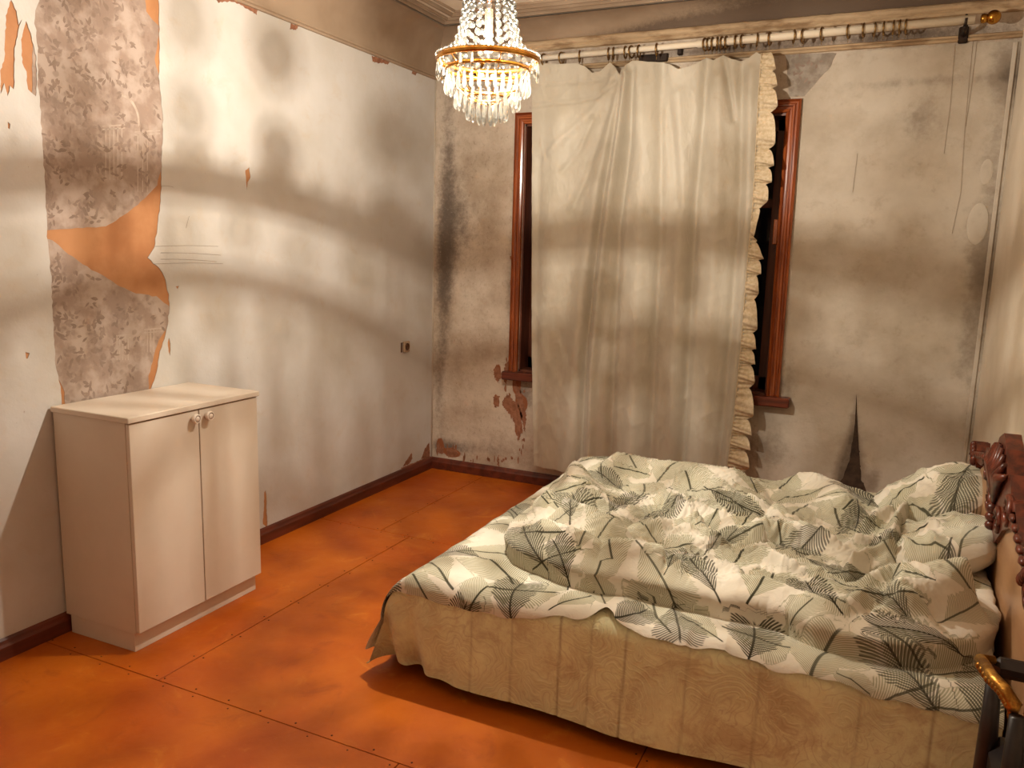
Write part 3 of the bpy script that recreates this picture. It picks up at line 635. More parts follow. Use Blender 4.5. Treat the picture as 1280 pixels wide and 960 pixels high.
# picture moulding (left and back) and the flaking second moulding
pm = [(0, ZC-.002), (.012, ZC), (.016, ZC+.008), (.012, ZC+.014), (.006, ZC+.02), (.009, ZC+.028), (0, ZC+.032)]
struct(MB().sweep(pm, [((0, RY, 0), (1, 0, 0), (0, 0, 1)), ((0, 0, 0), (1, 0, 0), (0, 0, 1))], True).obj('trim_3', M['cove']))
struct(MB().sweep(pm, [((0, 0, 0), (0, -1, 0), (0, 0, 1)), ((RX, 0, 0), (0, -1, 0), (0, 0, 1))], True).obj('trim_4', M['yellow']))
ym = [(0, 2.766), (.018, 2.77), (.024, 2.78), (.02, 2.79), (.03, 2.798), (.036, 2.81), (.03, 2.822), (.012, 2.83), (0, 2.834)]
Py = MB(); n = len(ym); path = []
for i in range(90):
    x = RX*i/89; path.append(((x, 0, random.uniform(-.0015, .0015)), (0, -1-random.uniform(-.08, .08), 0), (0, 0, 1)))
struct(Py.sweep(ym, path, True).obj('trim_5', M['yellow']))
# stepped frames of the ceiling and rounded corner ornament
cm = MB()
for off, hgt, wd in ((.15, .022, .03), (.205, .016, .02), (.28, .02, .022), (.33, .012, .012)):
    pr = [(-wd/2, ZF), (-wd/2, ZF-hgt*.6), (-wd/4, ZF-hgt), (wd/4, ZF-hgt), (wd/2, ZF-hgt*.6), (wd/2, ZF)]
    cm.sweep(pr, [((off, RY, 0), (1, 0, 0), (0, 0, 1)), ((off, -off, 0), (1, -1, 0), (0, 0, 1)), ((RX, -off, 0), (0, -1, 0), (0, 0, 1))])
struct(cm.obj('trim_6', M['cove']))
om = MB()
for r in (.16, .20, .30): om.tube([(.40+.32-r*0+(-r)*math.cos(t)*1.0, -(.40+.30)+r*math.sin(t), ZF-.004) for t in np.linspace(-.4, 1.6, 14)], .008, 6)
struct(om.obj('trim_7', M['cove']))
# corner battens
struct(MB().box(RX-.036, RX-.016, -.012, 0, .05, ZC-.02, .003).obj('trim_8', M['lining']))
struct(MB().tube([(.004, -.004, .06), (.004, -.004, 1.2), (.003, -.004, ZC)], .006, 6).obj('trim_9', M['lining']))
# baseboards
bp = [(0, 0), (.022, 0), (.022, .05), (.016, .06), (.012, .072), (.004, .08), (0, .08)]
struct(MB().sweep(bp, [((0, RY, 0), (1, 0, 0), (0, 0, 1)), ((0, 0, 0), (1, 0, 0), (0, 0, 1))], True).obj('baseboard_left', M['base']))
struct(MB().sweep(bp, [((0, 0, 0), (0, -1, 0), (0, 0, 1)), ((RX, 0, 0), (0, -1, 0), (0, 0, 1))], True).obj('baseboard_back', M['base']))

# ---- window
w1 = struct(MB().box(OX0, OX0+.012, 0, .22, OZ0, OZ1).box(OX1-.012, OX1, 0, .22, OZ0, OZ1).box(OX0, OX1, 0, .22, OZ1-.012, OZ1).box(OX0, OX1, 0, .22, OZ0-.001, OZ0+.012).obj('window_1', M['sash']))
def casing_prof(wd): return [(0, 0), (0, .022), (wd*.12, .028), (wd*.2, .020), (wd*.32, .018), (wd*.4, .026), (wd*.52, .026), (wd*.58, .018), (wd*.72, .016), (wd*.8, .024), (wd*.95, .02), (wd, .012), (wd, 0)]
c_l = MB().sweep(casing_prof(.062), [((.601, 0, OZ0-.0), (1, 0, 0), (0, -1, 0)), ((.601, 0, OZ1+.07), (1, 0, -1), (0, -1, 0))], True).obj('casing_jamb', M['casing'], w1)
c_r = MB().sweep(casing_prof(.078), [((2.334, 0, OZ0), (-1, 0, 0), (0, -1, 0)), ((2.322, 0, OZ1+.072), (-1, 0, -1), (0, -1, 0))], True).obj('casing_jamb', M['casing'], w1)
MB().sweep(casing_prof(.07), [((.601, 0, OZ1+.07), (1, 0, -1), (0, -1, 0)), ((2.322, 0, OZ1+.07), (-1, 0, -1), (0, -1, 0))], True).obj('casing_head', M['casing_h'], w1)
MB().box(.575, 2.395, -.075, .02, .70, .755, .006).obj('window_sill', M['sill'], w1)
for xa, xb in ((OX0+.012, 1.455), (1.465, OX1-.012)):
    f = MB().box(xa, xa+.06, .12, .165, OZ0+.012, OZ1-.012, .004).box(xb-.06, xb, .12, .165, OZ0+.012, OZ1-.012, .004).box(xa, xb, .12, .165, OZ0+.012, OZ0+.09, .004).box(xa, xb, .12, .165, OZ1-.08, OZ1-.012, .004).box(xa, xb, .125, .16, 1.83, 1.88, .004).obj('window_sash', M['sash'], w1)
    for z0, z1 in ((OZ0+.085, 1.835), (1.875, OZ1-.075)): MB().box(xa+.055, xb-.055, .14, .144, z0, z1).obj('pane', M['pane'], f)
MB().box(2.225, 2.25, -.004, .06, 1.62, 1.76, .004).obj('hinge_block', M['casing'], w1)

# ================================================================== CHANDELIER
CX, CY, RZ = 1.508, -2.18, 2.20
ch = thing('chandelier', 'lit crystal chandelier with gilt rings hanging from the ceiling', 'chandelier', (CX, CY, RZ))
c3 = lambda r, a, z: (CX+r*math.cos(a), CY+r*math.sin(a), RZ+z)
def gring(r, z, h, w_): return MB().lathe([(r-w_/2, z-h/2), (r+w_/2, z-h/2), (r+w_/2+.002, z), (r+w_/2, z+h/2), (r-w_/2, z+h/2)], 72, (CX, CY, RZ), closed=True)
R1, R2, R3, R4 = .178, .146, .112, .07
Z1, Z2, Z3, Z4 = 0.0, -.032, -.088, -.125
gring(R1, Z1, .019, .006).obj('gilt_ring', M['gold'], ch); gring(R2, Z2, .012, .005).obj('gilt_ring', M['gold'], ch)
gring(R3, Z3, .007, .004).obj('gilt_ring', M['gold'], ch); gring(R4, Z4, .007, .004).obj('gilt_ring', M['gold'], ch)
sp = MB()
for k in range(6):
    a = k*PI/3+.2; sp.tube([c3(R1, a, -.004), c3(R2, a, Z2), c3(R3, a, Z3), c3(R4, a, Z4), c3(.012, a, -.15)], .0022, 6)
sp.obj('frame_arms', M['gold'], ch)
gb = MB()
for k in range(56):
    a = 2*PI*k/56; gb.ball(c3(R1+.002, a, .0135), .0052, 7, 5)
stuff(gb.obj('rim_beads', M['crystal'], ch))
crown = gring(.072, .30, .012, .005).obj('crown_ring', M['gold'], ch)
MB().lathe([(.006, -.0), (.006, ZF-RZ-.05), (.05, ZF-RZ-.03), (.055, ZF-RZ), (0, ZF-RZ)], 20, (CX, CY, RZ+.0)) 
MB().lathe([(.008, .165), (.008, ZF-RZ-.06), (.03, ZF-RZ-.05), (.055, ZF-RZ-.02), (.055, ZF-RZ), (0, ZF-RZ)], 20, (CX, CY, RZ)).obj('stem', M['socketbrown'], ch)
MB().lathe([(0, .168), (.014, .168), (.0145, .09), (.016, .088), (.016, .08), (0, .08)], 20, (CX, CY, RZ)).obj('candle_sleeve', M['sleeve'], ch)
MB().lathe([(.011, .082), (.017, .075), (.024, .06), (.027, .045), (.024, .03), (.014, .02), (0, .017)], 20, (CX, CY, RZ)).obj('light_bulb', M['bulbglass'], ch)
MB().ball((CX, CY, RZ+.052), .003, 10, 8).obj('filament', M['filament'], ch)
bead_m = MB().ball((0, 0, 0), .0112, 12, 9, (.92, .92, 1.02)).mesh('crystal_bead', M['bead'])
# strands of round beads from rim up to the crown
bead_d = MB().ball((0, 0, 0), .0112, 12, 9).mesh('crystal_bead', M['shade_crystal'])
for k in range(18):
    a = 2*PI*k/18+math.radians(157)
    dense = k in (0, 17); z0_ = .033 if k == 0 else .0165  # two strands get opaque beads, made to cast blobs on the left wall
    if dense: a = math.radians(157 if k == 0 else 132)
    for i in range(9 if dense else 11):
        u = (z0_+.0335*(i-1)-.012)/.285 if dense and i else i/10; r = R1-.012 if i == 0 else .072+(.108-.072)*(1-u)**1.2+.05*math.exp(-u*11*.85); z = .012+.285*u
        o = link('crystal_bead', bead_d if dense else bead_m, ch); o.location = c3(r, a, z)
        if i == 0: o.scale = (.8, .8, .8)
# flat round pendants between the top rings, long drops below each ring
flat_m = MB().lathe([(0, -.004), (.009, -.0035), (.0125, 0), (.009, .0035), (0, .004)], 10, axis='x', smooth=False).mesh('round_pendant', M['crystal'])
drop_m = MB().lathe([(0, .0), (.003, -.002), (.0035, -.012), (.0062, -.030), (.0066, -.038), (.004, -.046), (0, -.050)], 6, smooth=False).mesh('crystal_drop', M['drop'])
flat_d = flat_m.copy(); flat_d.materials[0] = M['shade_crystal']; drop_d = drop_m.copy(); drop_d.materials[0] = M['drop_d']
def hang(name, me, r, a, z, s=(1, 1, 1)):
    if math.radians(66) < a % (2*PI) < math.radians(114): me = {flat_m: flat_d, drop_m: drop_d}[me]  # crystals facing the curtain are made opaque to shade its lower part
    o = link(name, me, ch); o.location = c3(r, a, z); o.rotation_euler = (0, 0, a); o.scale = s
for k in range(26): hang('round_pendant', flat_m, R1-.006-(k % 2)*.01, 2*PI*k/26, -.02)
for k in range(26): hang('round_pendant', flat_m, R2-.001, 2*PI*k/26+.1, Z2-.016)
for k in range(26):
    if k % 13 in (0, 1, 2, 6, 7): hang('crystal_drop', drop_m, R1-.002, 2*PI*k/26+.05, -.012, (1, 1, 1.15))
for k in range(34):
    back = math.radians(66) < 2*PI*k/34 < math.radians(114)
    hang('crystal_drop', drop_m, R2, 2*PI*k/34, Z2-(.012 if back else .028), (1.6, 2.0, 1.5) if back else (1.2, 1.2, 1.15))  # drops facing the curtain are enlarged to block more light
for k in range(24): hang('round_pendant', flat_m, R3, 2*PI*k/24, Z3-.012, (.8, .8, .8)); hang('crystal_drop', drop_m, R3, 2*PI*k/24, Z3-.020, (1.15, 1.15, 1.15))
for k in range(20): hang('crystal_drop', drop_m, R4, 2*PI*k/20, Z4-.006, (1.2, 1.2, 1.45)); hang('round_pendant', flat_m, R4-.012, 2*PI*k/16+.2, Z4+.012, (.8, .8, .8))
for k in range(8): hang('crystal_drop', drop_m, .03, 2*PI*k/8, -.145, (1.1, 1.1, 1.5))
for nm, frac, rad in (('filament_light', .68, .0065), ('bulb_glow', .32, .024)):      # the bare filament and the glow of the glass around it
    ld = bpy.data.lights.new(nm, 'POINT'); ld.energy = BULB_POWER*frac; ld.color = BULB_COLOUR; ld.shadow_soft_size = rad
    lo_ = bpy.data.objects.new(nm, ld); C.objects.link(lo_); lo_.parent = ch; lo_.location = (0, 0, .052)

# ================================================================== CABINET
cb_o = (.014, -2.835)
ct = thing('cabinet', 'white two door cabinet with round knobs against the left wall', 'cabinet', (0, 0, 0))
ct.location = (cb_o[0], cb_o[1], 0); ct.rotation_euler = (0, 0, .0097)
def part(mb, name, m, parent): o = bpy.data.objects.new(name, mb.mesh(name, m)); C.objects.link(o); o.parent = parent; return o
D_, W_, H_ = .404, .659, .916
car = MB().box(0, D_-.02, 0, .018, .076, H_-.022, .001).box(0, D_-.02, W_-.018, W_, .076, H_-.022, .001).box(0, .01, .018, W_-.018, .072, H_-.022).box(0, D_-.02, .018, W_-.018, .072, .09)
part(car, 'carcass', M['cab'], ct)
part(MB().box(-.002, D_+.008, -.008, W_+.008, H_-.022, H_, .0025), 'cabinet_top', M['cab'], ct)
part(MB().box(.02, D_-.032, .004, W_-.004, 0, .076, .001), 'plinth', M['cab'], ct)
for ya, yb, ky in ((.001, W_/2-.0025, W_/2-.033), (W_/2+.0025, W_-.001, W_/2+.036)):
    d = part(MB().box(D_-.0185, D_, ya, yb, .083, H_-.0265, .0015), 'door', M['cab'], ct)
    kn = part(MB().lathe([(.009, 0), (.009, .010), (.017, .013), (.0195, .020), (.0185, .028), (.0145, .030), (.0135, .0275), (.0105, .0275), (.0095, .0295), (0, .030)], 24, (D_, ky, H_-.055), 'x'), 'knob', M['knob'], d)
    part(MB().lathe([(.0138, .0278), (.0138, .0284), (.0104, .0284), (.0104, .0278)], 24, (D_, ky, H_-.055), 'x', closed=True), 'knob_groove', M['knob_in'], kn)
# ---- wall socket
a, b = atl(506, 433)
so = thing('wall_socket', 'small ivory wall socket on the left wall near the corner', 'socket', (0, a, b))
MB().box(.003, .020, a-.036, a+.036, b-.036, b+.036, .005).obj('face_plate', M['plastic'], so)
MB().lathe([(.024, .0195), (.022, .024), (.019, .0225), (.018, .0205), (0, .0205)], 20, (0, a, b), 'x').obj('socket_cup', M['darkhole'], so)
MB().box(.003, .008, a-.055, a-.042, b-.034, b+.03, .002).obj('cable_slot', M['darkhole'], so)

# ================================================================== CURTAIN, POLE, RINGS
CYP = -.105
cu = thing('curtain', 'beige satin curtain with ruffled right edge hanging over the window', 'curtain', (1.5, CYP, .16))
Bc = lambda px, py: atb(px, py, CYP)
top_px = [(666, 84), (680, 80), (700, 81), (722, 80), (733, 84), (742, 92), (752, 90), (764, 79), (772, 86), (778, 96), (785, 84), (793, 78), (812, 79), (828, 77), (838, 81), (848, 87), (860, 85), (872, 80), (883, 72), (893, 76), (905, 70), (916, 75), (926, 77), (937, 73), (946, 66), (953, 70), (960, 72)]
tp = np.array([Bc(*p) for p in top_px])
left_px = [(666, 84), (666, 250), (666, 420), (669, 585), (669, 620)]; right_px = [(955, 70), (951, 130), (945, 250), (937, 340), (930, 430), (921, 520), (912, 590), (909, 625)]
le = np.array([Bc(*p) for p in left_px]); re = np.array([Bc(*p) for p in right_px])
NXc, NZc = 300, 300
Uc, Vc = np.meshgrid(np.linspace(0, 1, NXc), np.linspace(0, 1, NZc))
Zb = .16
ZL = Zb+(2.62-Zb)*Vc
xl = np.interp(ZL, le[::-1, 1], le[::-1, 0]); xr = np.interp(ZL, re[::-1, 1], re[::-1, 0])
Xc = xl+(xr-xl)*Uc
ztop = np.interp(Xc, tp[:, 0], tp[:, 1])
Zc = Zb+(ztop-Zb)*Vc
Yc = np.full(Xc.shape, CYP)
def cs(pts): return [Bc(*p) for p in pts]
fold = [  # (pixel polyline, push towards the room, half width)
    ([(779, 97), (770, 150), (750, 240), (735, 330), (722, 450), (712, 590)], .050, .050), ([(786, 95), (778, 160), (764, 260), (752, 360), (742, 470), (738, 600)], .040, .022),
    ([(782, 97), (774, 150), (757, 240), (745, 330), (733, 450), (726, 590)], -.032, .016), ([(792, 90), (788, 180), (775, 280), (768, 420), (762, 600)], -.035, .022),
    ([(776, 97), (760, 150), (735, 220), (715, 265)], -.018, .020), ([(768, 100), (742, 140), (715, 165), (690, 190)], .014, .02), ([(772, 105), (750, 122), (720, 128), (690, 130), (667, 133)], -.010, .010),
    ([(755, 100), (720, 104), (667, 106)], -.006, .008), ([(742, 150), (725, 190), (705, 215)], -.010, .014),
    ([(800, 85), (806, 200), (800, 330), (796, 470), (790, 600)], .038, .05), ([(830, 80), (838, 140), (846, 200), (850, 260)], -.020, .022), ([(826, 80), (826, 300), (818, 450), (812, 600)], -.026, .022),
    ([(850, 120), (852, 260), (846, 400), (838, 600)], .030, .035), ([(884, 76), (880, 140), (870, 250), (862, 420), (852, 600)], -.032, .022), ([(906, 75), (912, 110), (918, 150)], -.018, .014),
    ([(900, 100), (898, 250), (888, 420), (876, 600)], .026, .035), ([(928, 80), (926, 250), (914, 420), (898, 600)], -.022, .022), ([(940, 90), (936, 260), (924, 420), (906, 600)], .022, .025),
    ([(700, 150), (690, 300), (684, 450), (684, 600)], .020, .05), ([(675, 200), (672, 400), (674, 600)], -.012, .02), ([(690, 380), (705, 430), (725, 470)], -.006, .022), ([(678, 420), (695, 470), (712, 500)], .006, .022)]
for pts, h_, wd in fold:
    d, t, s_ = pdist(Xc, Zc, cs(pts)); Yc -= 1.05*h_*np.exp(-(d/(1.3*wd))**2)
lower = np.clip((1.9-Zc)/1.5, 0, 1)
Yc -= 1.0*.003*lower*np.sin(Xc*38+1.5*np.sin(Zc*1.7)) + .007*(fbm(Xc*5, Zc*1.2, 4)-.5)*2
Yc -= .007*(ridged(Xc*9+Zc*3, Zc*6-Xc*4, 5)-.4)
Yc = np.minimum(Yc, -.045); Yc -= .02
panel = grid_obj('curtain_panel', np.stack([Xc, Yc, Zc], -1), M['curtain'], cu, flip=False)
# ruffle down the right edge
ruf_px = [(969, 66), (973, 90), (974, 130), (971, 170), (969, 210), (962, 245), (949, 275), (944, 292), (957, 318), (951, 350), (949, 400), (946, 450), (945, 500), (941, 545), (938, 590), (936, 625)]
ro = np.array([Bc(*p) for p in ruf_px])
nv, nu = 620, 12
V = np.linspace(0, 1, nv); ZR = 2.63+(Zb-2.63)*V
xi = np.interp(ZR, re[::-1, 1], re[::-1, 0]); xo = np.interp(ZR, ro[::-1, 1], ro[::-1, 0])
ph = np.cumsum(.9+.5*np.sin(np.arange(nv)*.05)+.3*np.random.RandomState(2).rand(nv))*.19
Pr = np.zeros((nv, nu, 3))
yi = np.interp(ZR, Zc[:, -1], Yc[:, -1])
for j in range(nu):
    u = j/(nu-1); amp = .004+.022*u
    scal = 1-.40*u*(1-np.abs(np.sin(ph*.5))**.55)
    Pr[:, j, 0] = xi-.012+(xo-xi+.012)*u*scal
    Pr[:, j, 1] = yi-.006-.004*u+amp*np.cos(ph+.6*u)*.8+.0045*np.sin(ph*5+.8*np.sin(ph))*(1-.6*u)
    Pr[:, j, 2] = ZR+.014*u*np.cos(ph)-.01*u
grid_obj('ruffle', Pr, M['ruffle'], cu)
st_ = MB().tube([(x-.01, y-.008, z) for x, y, z in zip(xi[::8], yi[::8], ZR[::8])], .003, 6); st_.obj('gathering_tape', M['ruffle'], cu)
# hooks tying the curtain to the rings are the little peaks; pole
PYY = -.115
pa, pb_ = atb(690, 71.5, PYY), atb(1232, 22.8, PYY)
pole_z = lambda x: pa[1]+(pb_[1]-pa[1])*(x-pa[0])/(pb_[0]-pa[0])
cr = thing('curtain_pole', 'long off white wooden curtain pole above the window', 'curtain rod', (1.8, PYY, pole_z(1.8)))
x0p = .42
MB().lathe([(0, x0p), (.0175, x0p), (.0178, 1.7), (.02, 1.72), (.02, pb_[0]-.05), (0, pb_[0]-.05)], 20, (0, 0, 0), 'x')
pm_ = MB().tube([(x0p, PYY, pole_z(x0p)), (1.75, PYY, pole_z(1.75)), (1.76, PYY, pole_z(1.76)), (pb_[0]-.045, PYY, pole_z(pb_[0]-.045))], [.0165, .0165, .0205, .0205], 20); pm_.obj('pole', M['pole'], cr)
bx_, bz_ = atb(1242, 21.5, PYY)
MB().ball((bx_, PYY, bz_), .033, 20, 14).obj('brass_finial', M['brass'], cr)
MB().lathe([(.012, .02), (.021, .024), (.023, .034), (.02, .05), (.0, .05)][::-1], 18, (bx_-.075, PYY, bz_-.002), 'x').obj('finial_collar', M['brass'], cr)
MB().ball((x0p, PYY, pole_z(x0p)), .03, 16, 10).obj('brass_finial', M['brass'], cr)
xs_, _z = atb(851, 67, 0); MB().box(xs_-.014, xs_+.014, -.03, 0, ZC+.035, ZC+.085, .004).obj('wall_plug', M['iron'], cr)
for px in (1206, 590):
    x, _z = atb(px, 40, PYY); z = pole_z(x)
    MB().box(x-.022, x+.022, -.02, 0, z-.085, z-.005, .006).tube([(x, -.006, z-.05), (x, PYY+.02, z-.034), (x, PYY, z-.026)], .011, 8).tube([(x, PYY-.024, z+.004), (x, PYY-.016, z-.02), (x, PYY, z-.027), (x, PYY+.018, z-.018), (x, PYY+.024, z+.01), (x, PYY+.005, z+.026)], .006, 8).obj('bracket', M['iron'], cr)
MB().box(atb(800, 70)[0], atb(836, 70)[0], -.03, 0, ZC+.005, ZC+.05, .004).obj('rail_bracket', M['iron'], cr)
ring_px = [679.7, 702, 724.7, 761, 767, 782, 789.4, 798.8, 821, 881.5, 886, 891, 897, 902.5, 908, 920, 928, 946.5, 962.5, 992.5, 1004, 1028, 1061, 1080, 1093, 1105, 1117, 1125, 1133]
ordn = 'first second third fourth fifth sixth seventh eighth ninth tenth eleventh twelfth thirteenth fourteenth fifteenth sixteenth seventeenth eighteenth nineteenth twentieth twenty-first twenty-second twenty-third twenty-fourth twenty-fifth twenty-sixth twenty-seventh twenty-eighth twenty-ninth thirtieth'.split()
rm = MB(); RR = .0315
rm.tube([(0, RR*math.cos(t), RR*math.sin(t)) for t in np.linspace(0, 2*PI, 28, endpoint=False)], .0052, 8, closed=True)
rm.tube([(0, 0, -RR-.003), (0, .001, -RR-.012), (0, .004, -RR-.018), (0, 0, -RR-.022)], .0016, 6)
rmesh = rm.mesh('curtain_ring', M['ringm'])
for i, px in enumerate(ring_px):
    x, _ = atb(px, 71.5-(px-690)*.09, PYY); rr_ = .0205 if x > 1.755 else .0165
    o = link('curtain_ring', rmesh); o.location = (x, PYY, pole_z(x)+rr_-RR+.0056); o.rotation_euler = (random.uniform(-.1, .1), 0, random.uniform(-.25, .25))
    tag(o, 'dark brass curtain ring, %s along the pole counting from the chandelier' % ordn[i], 'curtain ring', 'brass rings on the curtain pole')

# ================================================================== BED
BX0, BX1, BY0, BY1, BT = 1.335, 3.245, -2.535, -.865, .43
bd = thing('double_bed', 'wooden double bed with carved headboard against the right wall', 'bed', (2.25, -1.7, 0))
MB().box(BX0+.16, BX1, BY0+.09, BY1-.06, .12, .24, .006).obj('bed_base', M['boxwood'], bd)
MB().box(BX0+.24, BX1-.01, BY0+.09, BY1-.06, .24, BT-.05, .05).obj('mattress', M['mattress'], bd)
for x in (BX0+.18, BX1-.1):
    for y in (BY0+.17, BY1-.15): MB().lathe([(.03, 0), (.035, .06), (.03, .12)], 12, (x, y, 0)).obj('leg', M['boxwood'], bd)
HX = 3.262
HB = lambda *pts: [(lambda p: (p[1], p[2]))(at(x, y, 0, HX)) for x, y in pts]
hbp = [(BY1+.02, .1), (BY1+.02, .66), (-1.05, .70), (-1.25, .78), (-1.7, .86), (-2.15, .78), (-2.35, .70), (BY0-.02, .66), (BY0-.02, .1)]
MB().prism(hbp, lambda a, b, t: (t, a, b), HX, HX+.03).obj('headboard', M['hb'], bd)
# carved crest: scroll ends and a shell centre, raised leaf work
def crest(poly, seed):
    m = MB().prism(poly, lambda a, b, t: (t, a, b), HX-.012, HX+.038); return m
end = [(BY1+.06, .64), (BY1+.07, .71), (BY1+.04, .765), (BY1-.02, .79), (BY1-.05, .775), (BY1-.09, .80), (BY1-.12, .77), (BY1-.135, .73), (BY1-.17, .71), (BY1-.15, .68), (BY1-.08, .66)]
mirror = lambda P_: [(2*-1.7-a, b) for a, b in P_][::-1]
cen = [(-1.20, .78), (-1.30, .85), (-1.38, .84), (-1.46, .90), (-1.52, .88), (-1.60, .95), (-1.70, .985), (-1.80, .95), (-1.88, .88), (-1.94, .90), (-2.02, .84), (-2.10, .85), (-2.20, .78), (-2.05, .76), (-1.92, .71), (-1.80, .63), (-1.70, .60), (-1.60, .63), (-1.48, .71), (-1.35, .76)]
link_ = [(BY1-.10, .72), (BY1-.12, .75), (-1.12, .77), (-1.20, .80), (-1.28, .83), (-1.35, .81), (-1.30, .79), (-1.18, .75)]
k1 = crest(end, 1); k5 = crest(mirror(end), 1); k2 = crest(cen, 2); k3 = crest(link_, 3); k4 = crest(mirror(link_), 3)
def scroll(m, cy, cz, r, turns, sgn):
    m.tube([(HX-.014, cy+sgn*r*(1-t*.8)*math.cos(t*turns*2*PI), cz+r*(1-t*.8)*math.sin(t*turns*2*PI)) for t in np.linspace(0, 1, 26)], [.012*(1-.5*t) for t in np.linspace(0, 1, 26)], 7)
for sg in (1, -1):
    y0 = BY1-.03 if sg == 1 else 2*-1.7-(BY1-.03)
    ke = k1 if sg == 1 else k5; kl = k3 if sg == 1 else k4
    scroll(ke, y0, .72, .055, 1.6, sg);
    for j in range(5): ke.ball((HX-.018, y0-sg*(.02+.02*j), .775-.012*j), .015, 8, 6, (1, .6, 1.4))
    for j in range(6): kl.ball((HX-.016, -1.7+sg*(.42+.06*j), .81-.012*j), .016, 8, 6, (.7, 1.7, .8))
    scroll(k2, -1.7+sg*.30, .79, .06, 1.5, sg); scroll(k2, -1.7+sg*.13, .71, .05, 1.4, -sg)
for j in range(-4, 5): k2.tube([(HX-.016, -1.7, .74), (HX-.03, -1.7+.05*j*.7, .86), (HX-.018, -1.7+.05*j, .945-.004*j*j)], [.008, .018, .008], 7)
for j in range(4): k2.ball((HX-.018, -1.7, .72-.03*j), .022-.002*j, 8, 6)
for k, nm in ((k1, 'carved_end'), (k2, 'carved_crest'), (k3, 'carved_leafwork'), (k4, 'carved_leafwork'), (k5, 'carved_end')): k.obj(nm, M['carve'], bd)

# ---- draped cloth helpers
def fold1(s, e, R, sgn, flare=0.0):
    """unrolled coordinate -> (position, drop) over a rounded edge at e"""
    l = np.maximum(0, (e+sgn*R - s)*sgn); th = np.minimum(l/R, PI/2); ex = np.maximum(0, l-R*PI/2)
    pos = np.where(l > 0, e+sgn*R-sgn*R*np.sin(th)-sgn*flare*ex, s); return pos, R*(1-np.cos(th))+ex, ex
def drape(A, Bq, off, ztop, Rf=.20, Rn=.07):
    x, dx, ex = fold1(A, BX0-off, Rf, 1, .36); y, dy, ey = fold1(Bq, BY0-off, Rn, 1, .0); y2, dy2, ey2 = fold1(Bq, BY1+off, .10, -1, .05)
    y = np.where(Bq > -1.7, y2, y); dyy = np.where(Bq > -1.7, dy2, dy)
    dr = (dx**5+dyy**5)**.2
    return x, y, ztop-dr, ex, np.where(Bq > -1.7, ey2, ey)
# ---- bedspread: olive jacquard, quilted, reaching the floor on the near side
bsL = np.linspace(BX0-.34, BX1-.02, 340); bsB = np.concatenate([np.linspace(BY0-.365, BY0+.12, 110), np.linspace(BY0+.14, BY1-.12, 20), np.linspace(BY1-.1, BY1+.36, 40)])
A, Bq = np.meshgrid(bsL, bsB)
x, y, z, ex, ey = drape(A, Bq, .012, BT-.004)
near = np.clip(ey/.3, 0, 1)*(Bq < -1.7)
seam_x = [atf(px, 850, .2)[0] for px in (548, 615, 690, 736, 786, 870, 960, 1075, 1150)]
seam = np.zeros_like(x)
for i, sx in enumerate(seam_x):
    sxx = sx+.03*(z-.2); seam = np.maximum(seam, np.exp(-((x-sxx)/.004)**2)*(.9 if i in (2, 4, 8) else .5)*(Bq < -1.7))
cornerw = np.exp(-((x-BX0)/.16)**2)
y = y + near*(-.012*np.sin(x*9)*(.4+near) - .035*cornerw*np.sin((x-BX0)*48) + .006*seam + .07*np.exp(-((x-1.36)/.25)**2)*near) + near*.018*(fbm(x*5, z*5, 9)-.5)
foot = np.clip(ex/.25, 0, 1)
x = x - foot*(.012*np.sin(y*16)+.010*np.sin(y*37)) 
z = np.maximum(z, .012+.01*np.sin(x*7)+.05*np.exp(-((x-BX0)/.1)**2)*np.exp(-((y-BY0)/.12)**2)) + .0*x
bs = grid_obj('bedspread', np.stack([x, y, z], -1), M['spread'], None, {'seam': seam}, None, False)
tag(bs, 'olive floral jacquard bedspread draped over the bed to the floor', 'bedspread')

# ---- heights of the bed top
def round_edge(t, R): q = np.clip(1-t/R, 0, 1); return R*(1-np.sqrt(np.maximum(0, 1-q*q)))
def S_top(X, Y):
    dx = round_edge(X-BX0, .20); dn = round_edge(Y-BY0, .07); df = round_edge(BY1-Y, .10)
    return BT+.004-(dx**5+np.maximum(dn, df)**5)**.2
du = lambda *pts: [atf(px, py, .455) for px, py in pts]
duv_poly = du((634, 684), (644, 697), (668, 709), (700, 722), (740, 731), (783, 739), (850, 752), (900, 764), (945, 772), (985, 784), (1020, 801), (1050, 809), (1085, 814), (1130, 822), (1165, 824), (1212, 817), (1238, 800)) + [(3.235, -2.1), (3.235, -.86)] + [(2.9, -.85), (2.4, -.84), (1.95, -.85), (1.62, -.90), (1.50, -1.0)] + du((690, 622), (672, 637), (668, 650), (650, 660), (640, 668))
dz5 = lambda *pts: [atf(px, py, .50) for px, py in pts]
